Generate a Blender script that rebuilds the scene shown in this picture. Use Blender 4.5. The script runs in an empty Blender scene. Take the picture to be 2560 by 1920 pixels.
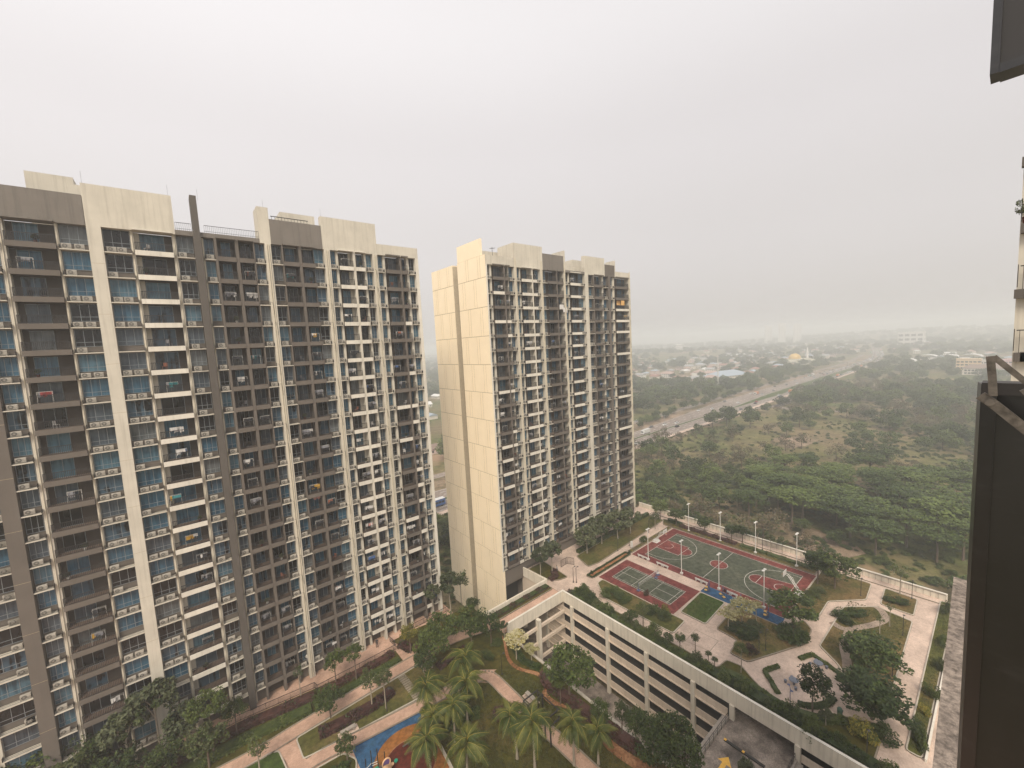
import bpy, math, random
from mathutils import Vector, Matrix
R = random.Random(11)
sc = bpy.context.scene
C = sc.collection
rad = math.radians
# ---------------------------------------------------------------- camera
# X runs along the fronts of the two towers, Y across the garden towards them, the camera is the origin
yaw, pit, rol = rad(50.833), rad(5.377), rad(-3.005)
def to_site(w):
    U = (math.sin(yaw), math.cos(yaw), 0.0); V = (-math.cos(yaw), math.sin(yaw), 0.0)
    return Vector((w[0]*U[0]+w[1]*U[1], w[0]*V[0]+w[1]*V[1], w[2]))
fw = Vector((0, math.cos(pit), -math.sin(pit))); rt = Vector((1, 0, 0)); up = rt.cross(fw)
r2 = math.cos(rol)*rt + math.sin(rol)*up; u2 = -math.sin(rol)*rt + math.cos(rol)*up
F_, R_, U_ = to_site(fw), to_site(r2), to_site(u2)
cam = bpy.data.cameras.new('camera'); camo = bpy.data.objects.new('camera', cam); C.objects.link(camo)
cam.sensor_width = 36; cam.lens = 1026.72/2560*36; cam.clip_start = 0.05; cam.clip_end = 30000
camo.matrix_world = Matrix(((R_.x, U_.x, -F_.x, 0), (R_.y, U_.y, -F_.y, 0), (R_.z, U_.z, -F_.z, 0), (0, 0, 0, 1)))
sc.camera = camo
# ---------------------------------------------------------------- sky, sun, exposure
SUN_AZ = rad(225)      # the sun stands behind the left of the view, hidden in the smog
SUN_EL = rad(46)
W = bpy.data.worlds.new("World"); sc.world = W; W.use_nodes = True
nt = W.node_tree; nt.nodes.clear()
wo = nt.nodes.new('ShaderNodeOutputWorld'); bg = nt.nodes.new('ShaderNodeBackground')
sky = nt.nodes.new('ShaderNodeTexSky'); sky.sky_type = 'NISHITA'; sky.sun_disc = False
sky.sun_elevation = SUN_EL; sky.sun_rotation = rad(90)-SUN_AZ; sky.dust_density = 6; sky.air_density = 1.0; sky.ozone_density = 1
hs = nt.nodes.new('ShaderNodeHueSaturation'); hs.inputs['Saturation'].default_value = 0.12
tc = nt.nodes.new('ShaderNodeTexCoord'); sx = nt.nodes.new('ShaderNodeSeparateXYZ')
nt.links.new(tc.outputs['Generated'], sx.inputs[0])
ra = nt.nodes.new('ShaderNodeValToRGB'); ra.color_ramp.interpolation = 'EASE'
e = ra.color_ramp.elements
e[0].position = 0.0; e[0].color = (4.45, 4.2, 3.98, 1)
e[1].position = 0.9; e[1].color = (6.5, 6.25, 6.3, 1)
e2 = ra.color_ramp.elements.new(0.22); e2.color = (4.75, 4.5, 4.42, 1)
e3 = ra.color_ramp.elements.new(0.40); e3.color = (5.1, 4.85, 4.85, 1)
e4 = ra.color_ramp.elements.new(0.6); e4.color = (5.9, 5.68, 5.7, 1)
nt.links.new(sx.outputs['Z'], ra.inputs[0])
mx = nt.nodes.new('ShaderNodeMix'); mx.data_type = 'RGBA'; mx.inputs[0].default_value = 0.88
nt.links.new(sky.outputs[0], hs.inputs['Color']); nt.links.new(hs.outputs[0], mx.inputs[6]); nt.links.new(ra.outputs[0], mx.inputs[7])
az = nt.nodes.new('ShaderNodeMath'); az.operation = 'MULTIPLY_ADD'; az.inputs[1].default_value = -0.10; az.inputs[2].default_value = 1.0; nt.links.new(sx.outputs['X'], az.inputs[0])
cn = nt.nodes.new('ShaderNodeTexNoise'); cn.inputs['Scale'].default_value = 1.6; cn.inputs['Detail'].default_value = 4; nt.links.new(tc.outputs['Generated'], cn.inputs['Vector'])
cm_ = nt.nodes.new('ShaderNodeMath'); cm_.operation = 'MULTIPLY_ADD'; cm_.inputs[1].default_value = 0.07; cm_.inputs[2].default_value = 0.965; nt.links.new(cn.outputs['Fac'], cm_.inputs[0])
am = nt.nodes.new('ShaderNodeMath'); am.operation = 'MULTIPLY'; nt.links.new(az.outputs[0], am.inputs[0]); nt.links.new(cm_.outputs[0], am.inputs[1])
sv = nt.nodes.new('ShaderNodeVectorMath'); sv.operation = 'SCALE'; nt.links.new(mx.outputs[2], sv.inputs[0]); nt.links.new(am.outputs[0], sv.inputs['Scale'])
nt.links.new(sv.outputs[0], bg.inputs[0]); bg.inputs[1].default_value = 0.082
nt.links.new(bg.outputs[0], wo.inputs[0])
sun = bpy.data.lights.new('sun', 'SUN'); sun.energy = 1.5; sun.angle = rad(22); sun.color = (1.0, 0.88, 0.71)
suno = bpy.data.objects.new('sun', sun); C.objects.link(suno)
sd = Vector((math.cos(SUN_EL)*math.cos(SUN_AZ), math.cos(SUN_EL)*math.sin(SUN_AZ), math.sin(SUN_EL)))
suno.rotation_euler = (-sd).to_track_quat('-Z', 'Y').to_euler()
sc.view_settings.view_transform = 'Standard'; sc.view_settings.look = 'None'
sc.view_settings.exposure = 1.1; sc.view_settings.gamma = 1; sc.view_settings.use_curve_mapping = False
sc.render.engine = 'CYCLES'
sc.cycles.max_bounces = 8; sc.cycles.volume_bounces = 5; sc.cycles.diffuse_bounces = 3; sc.cycles.transparent_max_bounces = 8
# ---------------------------------------------------------------- mesh helpers
class MB:
    def __init__(s): s.v = []; s.f = []; s.m = []
    def face(s, pts, mi=0):
        n = len(s.v); s.v += [tuple(p) for p in pts]; s.f.append(tuple(range(n, n+len(pts)))); s.m.append(mi); return s
    def box(s, x0, y0, z0, x1, y1, z1, mi=0):
        n = len(s.v)
        s.v += [(x0,y0,z0),(x1,y0,z0),(x1,y1,z0),(x0,y1,z0),(x0,y0,z1),(x1,y0,z1),(x1,y1,z1),(x0,y1,z1)]
        for q in ((0,3,2,1),(4,5,6,7),(0,1,5,4),(1,2,6,5),(2,3,7,6),(3,0,4,7)):
            s.f.append(tuple(n+i for i in q)); s.m.append(mi)
        return s
    def prism(s, pts, z0, z1, mi=0, bottom=True):
        a = sum(pts[i][0]*pts[(i+1)%len(pts)][1]-pts[(i+1)%len(pts)][0]*pts[i][1] for i in range(len(pts)))
        if a < 0: pts = pts[::-1]
        n = len(s.v); k = len(pts)
        s.v += [(p[0],p[1],z0) for p in pts]+[(p[0],p[1],z1) for p in pts]
        s.f.append(tuple(n+k+i for i in range(k))); s.m.append(mi)
        if bottom: s.f.append(tuple(n+k-1-i for i in range(k))); s.m.append(mi)
        for i in range(k):
            j = (i+1)%k; s.f.append((n+i, n+j, n+k+j, n+k+i)); s.m.append(mi)
        return s
    def tube(s, p0, p1, r, rb=None, n=6, mi=0, caps=True):
        rb = r if rb is None else rb
        p0, p1 = Vector(p0), Vector(p1); d = (p1-p0)
        if d.length < 1e-6: return s
        d.normalize(); a = d.orthogonal().normalized(); b = d.cross(a); k = len(s.v)
        for p, q in ((p0, r), (p1, rb)):
            for i in range(n):
                t = 2*math.pi*i/n; s.v.append(tuple(p+a*math.cos(t)*q+b*math.sin(t)*q))
        for i in range(n):
            j = (i+1)%n; s.f.append((k+i, k+j, k+n+j, k+n+i)); s.m.append(mi)
        if caps:
            s.f.append(tuple(k+n-1-i for i in range(n))); s.m.append(mi)
            s.f.append(tuple(k+n+i for i in range(n))); s.m.append(mi)
        return s
    def path(s, pts, rs, n=6, mi=0):
        for i in range(len(pts)-1): s.tube(pts[i], pts[i+1], rs[i], rs[i+1], n, mi, caps=(i==len(pts)-2))
        return s
    def blob(s, c, r, mi=0, nu=8, nv=5, jit=0):
        k = len(s.v); c = Vector(c)
        for j in range(nv+1):
            ph = math.pi*j/nv
            for i in range(nu):
                th = 2*math.pi*i/nu; q = 1+R.uniform(-jit, jit)
                s.v.append((c.x+r[0]*q*math.sin(ph)*math.cos(th), c.y+r[1]*q*math.sin(ph)*math.sin(th), c.z+r[2]*q*math.cos(ph)))
        for j in range(nv):
            for i in range(nu):
                a, b = k+j*nu+i, k+j*nu+(i+1)%nu
                s.f.append((a, a+nu, b+nu, b)); s.m.append(mi)
        return s
    def addmesh(s, me, loc, mmap):
        k = len(s.v); s.v += [(v.co.x+loc[0], v.co.y+loc[1], v.co.z+loc[2]) for v in me.vertices]
        for p in me.polygons: s.f.append(tuple(k+i for i in p.vertices)); s.m.append(mmap[p.material_index])
    def mesh(s, name, mats, smooth=False):
        me = bpy.data.meshes.new(name); me.from_pydata(s.v, [], s.f)
        if not isinstance(mats, (list, tuple)): mats = [mats]
        for m in mats: me.materials.append(m)
        me.polygons.foreach_set('material_index', s.m)
        if smooth: me.polygons.foreach_set('use_smooth', [True]*len(s.f))
        me.update(); return me
    def build(s, name, mats, parent=None, loc=(0,0,0), rz=0, smooth=False):
        return put(s.mesh(name, mats, smooth), name, parent, loc, rz)
def put(me, name, parent=None, loc=(0,0,0), rz=0, scale=None):
    o = bpy.data.objects.new(name, me); C.objects.link(o); o.parent = parent; o.location = loc
    if rz: o.rotation_euler = (0, 0, rz)
    if scale is not None: o.scale = scale if hasattr(scale, '__len__') else (scale,)*3
    return o
def tag(o, label, cat, group=None):
    o['label'] = label; o['category'] = cat
    if group: o['group'] = group
    return o
def struct(o, label=None):
    o['kind'] = 'structure'
    if label: o['label'] = label
    return o
def stuff(o, label=None, cat=None):
    o['kind'] = 'stuff'
    if label: o['label'] = label
    if cat: o['category'] = cat
    return o
def thing(name, label, cat, loc=(0,0,0), rz=0, group=None):
    o = put(None, name, None, loc, rz); return tag(o, label, cat, group)
def dup(root, loc, rz=0, label=None, group=None, scale=None):
    r = root.copy(); C.objects.link(r); r.location = loc; r.rotation_euler = (0, 0, rz)
    if scale is not None: r.scale = scale if hasattr(scale, '__len__') else (scale,)*3
    if label: r['label'] = label
    if group: r['group'] = group
    for ch in root.children:
        c = ch.copy(); C.objects.link(c); c.parent = r
        for g in ch.children:
            d = g.copy(); C.objects.link(d); d.parent = c
    return r
# ---------------------------------------------------------------- materials
def newmat(name):
    m = bpy.data.materials.new(name); m.use_nodes = True
    return m, m.node_tree, m.node_tree.nodes['Principled BSDF']
def N(nt, typ, **kw):
    n = nt.nodes.new(typ)
    for k, v in kw.items(): setattr(n, k, v)
    return n
def ramp(nt, stops, interp='LINEAR'):
    r = N(nt, 'ShaderNodeValToRGB'); r.color_ramp.interpolation = interp; el = r.color_ramp.elements
    el[0].position, el[0].color = stops[0][0], (*stops[0][1], 1)
    el[1].position, el[1].color = stops[-1][0], (*stops[-1][1], 1)
    for p, c in stops[1:-1]:
        x = el.new(p); x.color = (*c, 1)
    return r
def mixc(nt, fac, a, b, blend='MIX'):
    m = N(nt, 'ShaderNodeMix', data_type='RGBA', blend_type=blend)
    for i, x in ((0, fac), (6, a), (7, b)):
        if hasattr(x, 'is_linked') or hasattr(x, 'links'): nt.links.new(x, m.inputs[i])
        else: m.inputs[i].default_value = x if i == 0 else (*x, 1)
    return m.outputs[2]
def noise(nt, scale, detail=4, vec=None, stretch=None, rough=0.6):
    n = N(nt, 'ShaderNodeTexNoise'); n.inputs['Scale'].default_value = scale; n.inputs['Detail'].default_value = detail
    n.inputs['Roughness'].default_value = rough
    if vec is None:
        vec = N(nt, 'ShaderNodeNewGeometry').outputs['Position']
    if stretch:
        mp = N(nt, 'ShaderNodeMapping'); mp.inputs['Scale'].default_value = stretch
        nt.links.new(vec, mp.inputs[0]); vec = mp.outputs[0]
    nt.links.new(vec, n.inputs['Vector'])
    return n.outputs['Fac']
def bump(nt, p, fac, strength=0.3, dist=0.05):
    b = N(nt, 'ShaderNodeBump'); b.inputs['Strength'].default_value = strength; b.inputs['Distance'].default_value = dist
    nt.links.new(fac, b.inputs['Height']); nt.links.new(b.outputs[0], p.inputs['Normal'])
def simple(name, c, rough=0.7, metal=0.0, var=0.12, scale=3.0):
    m, t, p = newmat(name)
    f = noise(t, scale)
    r = ramp(t, [(0.3, tuple(x*(1-var) for x in c)), (0.7, tuple(min(1, x*(1+var)) for x in c))])
    t.links.new(f, r.inputs[0]); t.links.new(r.outputs[0], p.inputs['Base Color'])
    p.inputs['Roughness'].default_value = rough; p.inputs['Metallic'].default_value = metal
    return m
def painted(name, c, dirt=0.35,  dirtc=(0.16, 0.14, 0.11), tex=0.25):
    # weathered masonry paint: blotches, vertical rain streaks, fine grain
    m, t, p = newmat(name)
    big = noise(t, 0.35, 5); r1 = ramp(t, [(0.3, tuple(x*(0.88 if dirt > .05 else .96) for x in c)), (0.7, tuple(min(1, x*(1.07 if dirt > .05 else 1.02)) for x in c))]); t.links.new(big, r1.inputs[0])
    st = noise(t, 1.0, 5, stretch=(2.2, 2.2, 0.10), rough=0.7); rs = ramp(t, [(0.49, (0, 0, 0)), (0.72, (1, 1, 1))]); t.links.new(st, rs.inputs[0])
    ml = N(t, 'ShaderNodeMath', operation='MULTIPLY'); ml.inputs[1].default_value = dirt; t.links.new(rs.outputs[0], ml.inputs[0])
    c1 = mixc(t, ml.outputs[0], r1.outputs[0], dirtc)
    t.links.new(c1, p.inputs['Base Color']); p.inputs['Roughness'].default_value = 0.85
    p.inputs['Specular IOR Level'].default_value = 0.25
    fine = noise(t, 14, 3); bump(t, p, fine, tex, 0.02)
    return m
M = {}
M['cream'] = painted('cream_paint', (0.565, 0.525, 0.445), 0.30)
M['warmcream'] = painted('warm_cream_paint', (0.86, 0.735, 0.545), 0.04, (0.42, 0.36, 0.25), tex=0.1)
M['joint'] = simple('panel_joint', (0.40, 0.33, 0.22), 0.9)
M['white'] = painted('white_paint', (0.66, 0.62, 0.54), 0.22)
M['taupe'] = painted('taupe_paint', (0.138, 0.119, 0.102), 0.20, (0.09, 0.08, 0.07))
M['brown'] = painted('brown_paint', (0.105, 0.093, 0.082), 0.2, (0.07, 0.06, 0.05))
M['recess'] = painted('recess_wall_paint', (0.075, 0.062, 0.052), 0.1)  # darkened so the shade inside the balconies lies in the wall colour
M['grey'] = painted('grey_parapet_paint', (0.185, 0.165, 0.145), 0.65, (0.10, 0.09, 0.08))
M['conc'] = painted('raw_concrete', (0.34, 0.30, 0.26), 0.6, (0.08, 0.075, 0.07))
M['cpwhite'] = painted('car_park_paint', (0.66, 0.60, 0.50), 0.38, (0.20, 0.17, 0.13))
M['cpband'] = painted('car_park_band_paint', (0.62, 0.52, 0.42), 0.3, (0.25, 0.18, 0.12))
M['dark'] = simple('interior_shade', (0.025, 0.024, 0.023), 0.9)  # near-black colour stands in for shade inside the car park and basement
M['black'] = simple('black_metal_paint', (0.022, 0.02, 0.02), 0.5)
M['frame'] = simple('window_frame_grey', (0.19, 0.21, 0.225), 0.5)
M['acw'] = simple('air_conditioner_beige', (0.40, 0.37, 0.32), 0.6)
M['fan'] = simple('fan_grille_dark', (0.06, 0.058, 0.055), 0.6)
M['pipe'] = simple('pipe_cream', (0.60, 0.54, 0.42), 0.6)
M['floor'] = simple('balcony_floor_tile', (0.14, 0.10, 0.078), 0.7)
def glassmat(name, stops, rough=0.12, dens=9.0, spec=0.6):
    m, t, p = newmat(name)
    oi = N(t, 'ShaderNodeObjectInfo'); tcx = N(t, 'ShaderNodeTexCoord')
    cb = N(t, 'ShaderNodeCombineXYZ'); mu = N(t, 'ShaderNodeMath', operation='MULTIPLY'); mu.inputs[1].default_value = 37.0
    t.links.new(oi.outputs['Random'], mu.inputs[0]); t.links.new(mu.outputs[0], cb.inputs[0]); t.links.new(mu.outputs[0], cb.inputs[1])
    ad = N(t, 'ShaderNodeVectorMath', operation='ADD'); t.links.new(tcx.outputs['Object'], ad.inputs[0]); t.links.new(cb.outputs[0], ad.inputs[1])
    f = noise(t, dens*0.5, 2, vec=ad.outputs[0], stretch=(1, 0.02, 0.05))
    g = noise(t, 0.7, 2, vec=ad.outputs[0])
    av = N(t, 'ShaderNodeMath', operation='MULTIPLY_ADD'); av.inputs[1].default_value = 0.45
    t.links.new(g, av.inputs[0]); 
    sc2 = N(t, 'ShaderNodeMath', operation='MULTIPLY'); sc2.inputs[1].default_value = 0.55; t.links.new(f, sc2.inputs[0]); t.links.new(sc2.outputs[0], av.inputs[2])
    r = ramp(t, stops); t.links.new(av.outputs[0], r.inputs[0]); t.links.new(r.outputs[0], p.inputs['Base Color'])
    p.inputs['Roughness'].default_value = rough; p.inputs['Specular IOR Level'].default_value = spec*.55
    return m
G = [glassmat('pane_blue_curtain', [(0.36, (0.012, 0.038, 0.068)), (0.55, (0.045, 0.112, 0.17))]),
     glassmat('pane_teal_curtain', [(0.36, (0.02, 0.055, 0.085)), (0.56, (0.075, 0.15, 0.20))]),
     glassmat('pane_dark_room', [(0.36, (0.005, 0.005, 0.006)), (0.6, (0.014, 0.014, 0.016))], dens=3),
     glassmat('pane_slate_curtain', [(0.36, (0.025, 0.035, 0.05)), (0.58, (0.07, 0.09, 0.11))]),
     glassmat('pane_grey_sheer', [(0.36, (0.045, 0.055, 0.06)), (0.58, (0.12, 0.13, 0.135))]),
     glassmat('pane_half_drawn', [(0.42, (0.006, 0.006, 0.008)), (0.5, (0.05, 0.09, 0.13))], dens=3)]
GW = [4, 4, 5, 4, 2, 4]
def pick_glass(rr): return rr.choices(range(6), GW)[0]
# ================================================================ APARTMENT TOWERS
ST = 3.02
_mc = {}
def cached(key, fn):
    if key not in _mc: _mc[key] = fn()
    return _mc[key]
def window_frame_mesh(w, h, nm, tr):
    def f():
        b = MB(); t = 0.05
        b.box(0, 0, 0, w, .07, t).box(0, 0, h-t, w, .07, h).box(0, 0, t, t, .07, h-t).box(w-t, 0, t, w, .07, h-t)
        for i in range(1, nm+1):
            x = w*i/(nm+1); b.box(x-.025, .004, t, x+.025, .066, h-t)
        if tr: b.box(t, -.002, .5, w-t, .072, .55)
        return b.mesh('window_frame', M['frame'])
    return cached(('wf', round(w, 2), round(h, 2), nm, tr), f)
def pane_mesh(w, h, g):
    return cached(('pane', round(w, 2), round(h, 2), g), lambda: MB().box(.03, .03, .03, w-.03, .045, h-.03).mesh('pane', G[g]))
def rail_mesh(w, h=.98, step=.15):
    def f():
        b = MB(); b.box(0, -.01, h-.06, w, .06, h).box(0, 0, .08, w, .05, .13).box(0, 0, 0, .05, .05, h-.05).box(w-.05, 0, 0, w, .05, h-.05)
        n = max(2, int(w/step))
        for i in range(1, n):
            x = w*i/n; b.box(x-.022, .01, .12, x+.022, .046, h-.05)
        return b.mesh('balcony_railing', M['black'])
    return cached(('rail', round(w, 2), h), f)
def ledge_mesh(w):
    def f():
        b = MB(); b.box(0, 0, -.11, w, .78, 0)
        for z in (.14, .3, .44): b.box(0, .02, z, w, .045, z+.025, 1)
        for x in (0.01, w-.035): b.box(x, .02, 0, x+.025, .6, .445, 1)
        return b.mesh('air_conditioner_ledge', [M['cream'], M['black']])
    return cached(('ledge', round(w, 2)), f)
def ac_mesh(): return cached('ac', lambda: MB().box(0, 0, 0, .84, .30, .56).box(.05, .05, -.06, .15, .25, 0).box(.7, .05, -.06, .8, .25, 0).mesh('air_conditioner', M['acw']))
def fan_mesh():
    def f():
        b = MB(); n = 14; k = len(b.v)
        for i in range(n): a = 2*math.pi*i/n; b.v.append((.32+.22*math.cos(a), -.012, .29+.22*math.sin(a)))
        b.f.append(tuple(range(n))); b.m.append(0)
        for i in range(6):
            a = math.pi*i/6; c, s_ = math.cos(a)*.2, math.sin(a)*.2; q = .012
            b.face([(.32-c-q*math.sin(a), -.02, .29-s_+q*math.cos(a)), (.32-c+q*math.sin(a), -.02, .29-s_-q*math.cos(a)), (.32+c+q*math.sin(a), -.02, .29+s_-q*math.cos(a)), (.32+c-q*math.sin(a), -.02, .29+s_+q*math.cos(a))], 1)
        b.tube((.32, -.03, .29), (.32, -.012, .29), .05, n=8, mi=1)
        return b.mesh('fan', [M['fan'], M['acw']])
    return cached('fan', f)
class Kinds:
    """collects alike pieces; the 300 nearest are parts of their own, the rest one joined part"""
    def __init__(s, root): s.root = root; s.d = {}
    def add(s, name, me, loc, sub=()):
        s.d.setdefault(name, []).append((me, loc, sub))
    def flush(s, cap=300):
        o0 = s.root.location
        for name, L in s.d.items():
            L.sort(key=lambda e: (Vector(e[1])+o0).length)
            for me, loc, sub in L[:cap]:
                o = put(me, name, s.root, loc)
                for sn, sm, sl in sub: put(sm, sn, o, sl)
            if len(L) > cap:
                b = MB(); mats = []
                for me, loc, sub in L[cap:]:
                    for m_, l_ in [(me, loc)]+[(x[1], tuple(loc[i]+x[2][i] for i in range(3))) for x in sub]:
                        mp = []
                        for mt in m_.materials:
                            if mt not in mats: mats.append(mt)
                            mp.append(mats.index(mt))
                        b.addmesh(m_, l_, mp)
                stuff(b.build(name, mats, s.root))
TOP, NF = 2, 22     # floors TOP .. TOP-NF+1 counted from the camera's height
def tower(nm, label, V0, zL0, cols, roofs, base, ox, depth=10.3, seed=1):
    rr = random.Random(seed)
    root = thing(nm, label, 'apartment tower', (ox, V0, 0))
    K = Kinds(root); k_ = V0/70.0
    zr = zL0+ST*TOP+2.85   # underside of the roof
    zb = zL0+ST*(TOP-NF+1)
    bodies = {}
    def body(mat, x0, y0, z0, x1, y1, z1):
        bodies.setdefault(mat, MB()).box(x0-ox, y0, z0, x1-ox, y1, z1)
    spots = []   # balconies for loose things
    ci = 0
    for col in cols:
        u0, u1, typ = col[0]*k_, col[1]*k_, col[2]; o = col[3] if len(col) > 3 else {}
        if typ == 'P':       # proud pilaster
            y = -o.get('out', .03); body(o.get('m', 'cream'), u0, y, base, u1, depth, zr)
            if 'top' in o: body(o['m'], u0+.12, y+.01, zr, u1, 1.8, o['top'])
            if .65 < u1-u0 < 1.1 and o.get('m', 'cream') == 'cream':
                for f_ in (.3, .62): K.add('down_pipe', cached('dp2', lambda: MB().tube((0, 0, 0), (0, 0, zr-base-.3), .055).mesh('down_pipe', M['pipe'])), (u0+(u1-u0)*f_-ox, -.12, base+.2))
                for i in range(NF):
                    if rr.random() < .65:
                        z = zL0+ST*(TOP-i); me = cached(('cable', i % 4), lambda: MB().path([(0, 0, .35), (.22, -.03, .15+.1*(i % 4)), (.34, -.02, -.5-.2*(i % 3)), (.36, 0, -1.4)], [.018]*4, 4).mesh('cable', M['black']))
                        K.add('cable', me, (u0-.02+rr.uniform(0, .25)-ox, -.16, z))
            if u1-u0 > 1.15:
                for q in range(0, NF, 2): K.add('joint_line', cached(('jl', round(u1-u0, 2)), lambda: MB().box(0, 0, 0, u1-u0, .01, .035).mesh('joint_line', M['joint'])), (u0-ox, y-.004, zL0+ST*(TOP-q)-1.5))
        elif typ == 'S':     # set-back strip with down pipes
            body('cream', u0, .5, base, u1, depth, zr)
            if o.get('pipe', 1):
                x = (u0+u1)/2-ox
                K.add('down_pipe', MB().tube((0, 0, 0), (0, 0, zr-base-.3), .05).mesh('down_pipe', M['pipe']), (x, .43, base+.2))
        elif typ == 'C':     # column between two balconies
            body(o.get('m', 'taupe'), u0, .02, zb-.15 if base < -60 else base, u1, depth, zr)
        elif typ == 'W':
            w0, w1 = u0, u1; w = w1-w0
            body(o.get('m', 'taupe'), u0+.001, .86, base, u1-.001, depth, zr)
            nm_ = 2 if w > 1.5 else 1
            for i in range(NF):
                z = zL0+ST*(TOP-i); g = pick_glass(rr)
                K.add('window', window_frame_mesh(w-.06, 2.08, nm_, True), (w0+.03-ox, .78, z+.74), [('pane', pane_mesh(w-.06, 2.08, g), (0, 0, 0))])
                K.add('air_conditioner_ledge', ledge_mesh(u1-u0+.1), (u0-.05-ox, 0, z))
                na = 2 if (u1-u0) > 2.0 and rr.random() < .75 else 1
                if rr.random() < .08: na = 0
                xa = .15 if o.get('ac', 0) == 0 else max(.1, u1-u0-1.0)
                for q in range(na):
                    x = xa+q*1.05+rr.uniform(-.06, .12)
                    if x+.84 > u1-u0+.05: x = max(0, u1-u0-.86)
                    K.add('air_conditioner', ac_mesh(), (u0+x-ox, .22, z+.07), [('fan', fan_mesh(), (0, 0, 0))])
        elif typ == 'B':
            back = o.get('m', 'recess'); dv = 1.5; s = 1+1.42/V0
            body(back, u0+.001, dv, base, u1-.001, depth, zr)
            # side reveals
            for i in range(NF):
                z = zL0+ST*(TOP-i)
                sm = o.get('slab', 'taupe')
                if sm == 'mix': sm = 'white' if rr.random() < .36 else 'taupe'
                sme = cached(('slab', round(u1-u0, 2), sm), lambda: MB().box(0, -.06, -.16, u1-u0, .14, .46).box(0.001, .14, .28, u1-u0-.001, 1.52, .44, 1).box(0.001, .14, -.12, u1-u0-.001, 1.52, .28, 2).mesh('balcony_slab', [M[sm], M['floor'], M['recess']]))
                K.add('balcony_slab', sme, (u0-ox, 0, z))
                K.add('balcony_railing', rail_mesh(u1-u0-.06), (u0+.03-ox, .02, z+.46))
                for d0, d1, *dm in o['doors']:
                    a, b2 = d0*k_*s, d1*k_*s; g = pick_glass(rr)
                    K.add('balcony_door', window_frame_mesh(b2-a, 2.3, 1, False), (a-ox, 1.40, z+.45), [('pane', pane_mesh(b2-a, 2.3, g), (0, 0, 0))])
                for c0, c1 in o.get('creamwall', ()):
                    pass
                spots.append((u0, u1, z+.44, i, ci))
            for c0, c1 in o.get('creamwall', ()):
                body('cream', c0*k_*s, 1.36, base, c1*k_*s, dv+.01, zr)
            # canopy over the top balcony
            K.add('balcony_canopy', MB().box(0, -.3, 0, u1-u0+.1, 1.4, .18).mesh('balcony_canopy', M['white' if o.get('slab') == 'white' else 'grey']), (u0-.05-ox, 0, zr+.02))
        ci += 1
    # head of every facade column, then the stepped parapets
    for (a, b2, ztop, mat, dy) in roofs:
        body(mat, a*k_, .01 if mat != 'brown' else -.2, zr, b2*k_, dy, ztop)
    for mt, b in bodies.items():
        b.build('wall', M[mt], root)
    K.flush()
    return root, spots
dw = lambda *a: list(a)
colsL = [
 (-34,-31.6,'W'),(-31.6,-31.2,'S'),(-31.2,-27.4,'B',{'doors':[(-30.4,-28.4)]}),(-27.4,-26.6,'S'),(-26.6,-24.2,'W'),(-24.2,-23.8,'S'),
 (-23.8,-20.2,'B',{'doors':[(-22.9,-21)]}),(-20.2,-19.3,'S'),(-19.3,-16.36,'W',{'ac':1}),(-16.36,-15.06,'P',{'m':'taupe','out':.05}),
 (-15.02,-13.5,'W'),(-13.45,-12.98,'S'),(-12.98,-9.1,'B',{'doors':[(-12.2,-10.3)]}),(-9.1,-8.85,'S'),(-8.85,-6.47,'W'),
 (-6.45,-5.2,'P',{'m':'cream'}),(-5.2,-2.73,'W'),(-2.71,-2.39,'S'),(-2.39,1.36,'B',{'slab':'white','doors':[(-1.84,.54)],'creamwall':[(-2.36,-1.86)]}),
 (1.36,1.76,'S'),(1.78,3.54,'W'),(3.56,4.38,'P',{'m':'brown','out':.42,'top':21.9}),(4.4,4.66,'S'),(4.68,5.8,'W'),(5.8,6.1,'C'),
 (6.1,8.21,'B',{'doors':[(6.5,7.6)]}),(8.21,8.6,'C'),(8.6,10.4,'B',{'doors':[(8.8,10.0)]}),(10.4,10.56,'C'),(10.56,11.84,'W',{'ac':1}),
 (11.86,12.66,'P',{'m':'cream'}),(12.68,14.04,'W'),(14.04,14.22,'C'),(14.22,16.33,'B',{'doors':[(14.4,15.7)]}),(16.33,16.72,'C'),
 (16.72,18.6,'B',{'doors':[(16.95,18.4)]}),(18.6,20.02,'W',{'ac':1}),(20.04,20.93,'P',{'m':'cream'}),(20.95,21.92,'W'),(21.92,22.28,'S',{'pipe':0}),
 (22.28,24.53,'B',{'slab':'white','doors':[(22.4,23.62)],'creamwall':[(23.66,24.5)]}),(24.53,24.92,'C',{'m':'cream'}),
 (24.92,26.5,'B',{'slab':'white','doors':[(25.05,26.3)]}),(26.5,26.85,'S',{'pipe':0}),(26.87,27.84,'W',{'ac':1}),(27.86,28.68,'P',{'m':'cream'}),
 (28.7,29.78,'W'),(29.78,30.2,'S',{'pipe':0}),(30.2,32.68,'B',{'slab':'mix','doors':[(30.5,32.1)]}),(32.68,33.03,'C'),(33.03,34.22,'B',{'slab':'mix','doors':[(33.15,34.05)]}),
 (34.22,34.66,'S',{'pipe':0}),(34.68,35.75,'W',{'ac':1}),(35.77,36.32,'P',{'m':'white'})]
roofL = [(-34,-6.49,20.15,'grey',1.0),(-6.45,1.76,21.55,'cream',1.0),(1.78,11.28,17.3,'grey',9.5),(11.3,12.74,21.85,'cream',3.0),(12.76,19.88,20.28,'grey',1.0),(19.9,28.7,21.75,'cream',1.0),(28.72,36.32,18.5,'cream',1.0)]
T1, sp1 = tower('apartment_tower', 'nearer apartment tower of brown and cream columns filling the left of the view', 70.0, 7.80, colsL, roofL, -51.8, -34, depth=16, seed=5)
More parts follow.
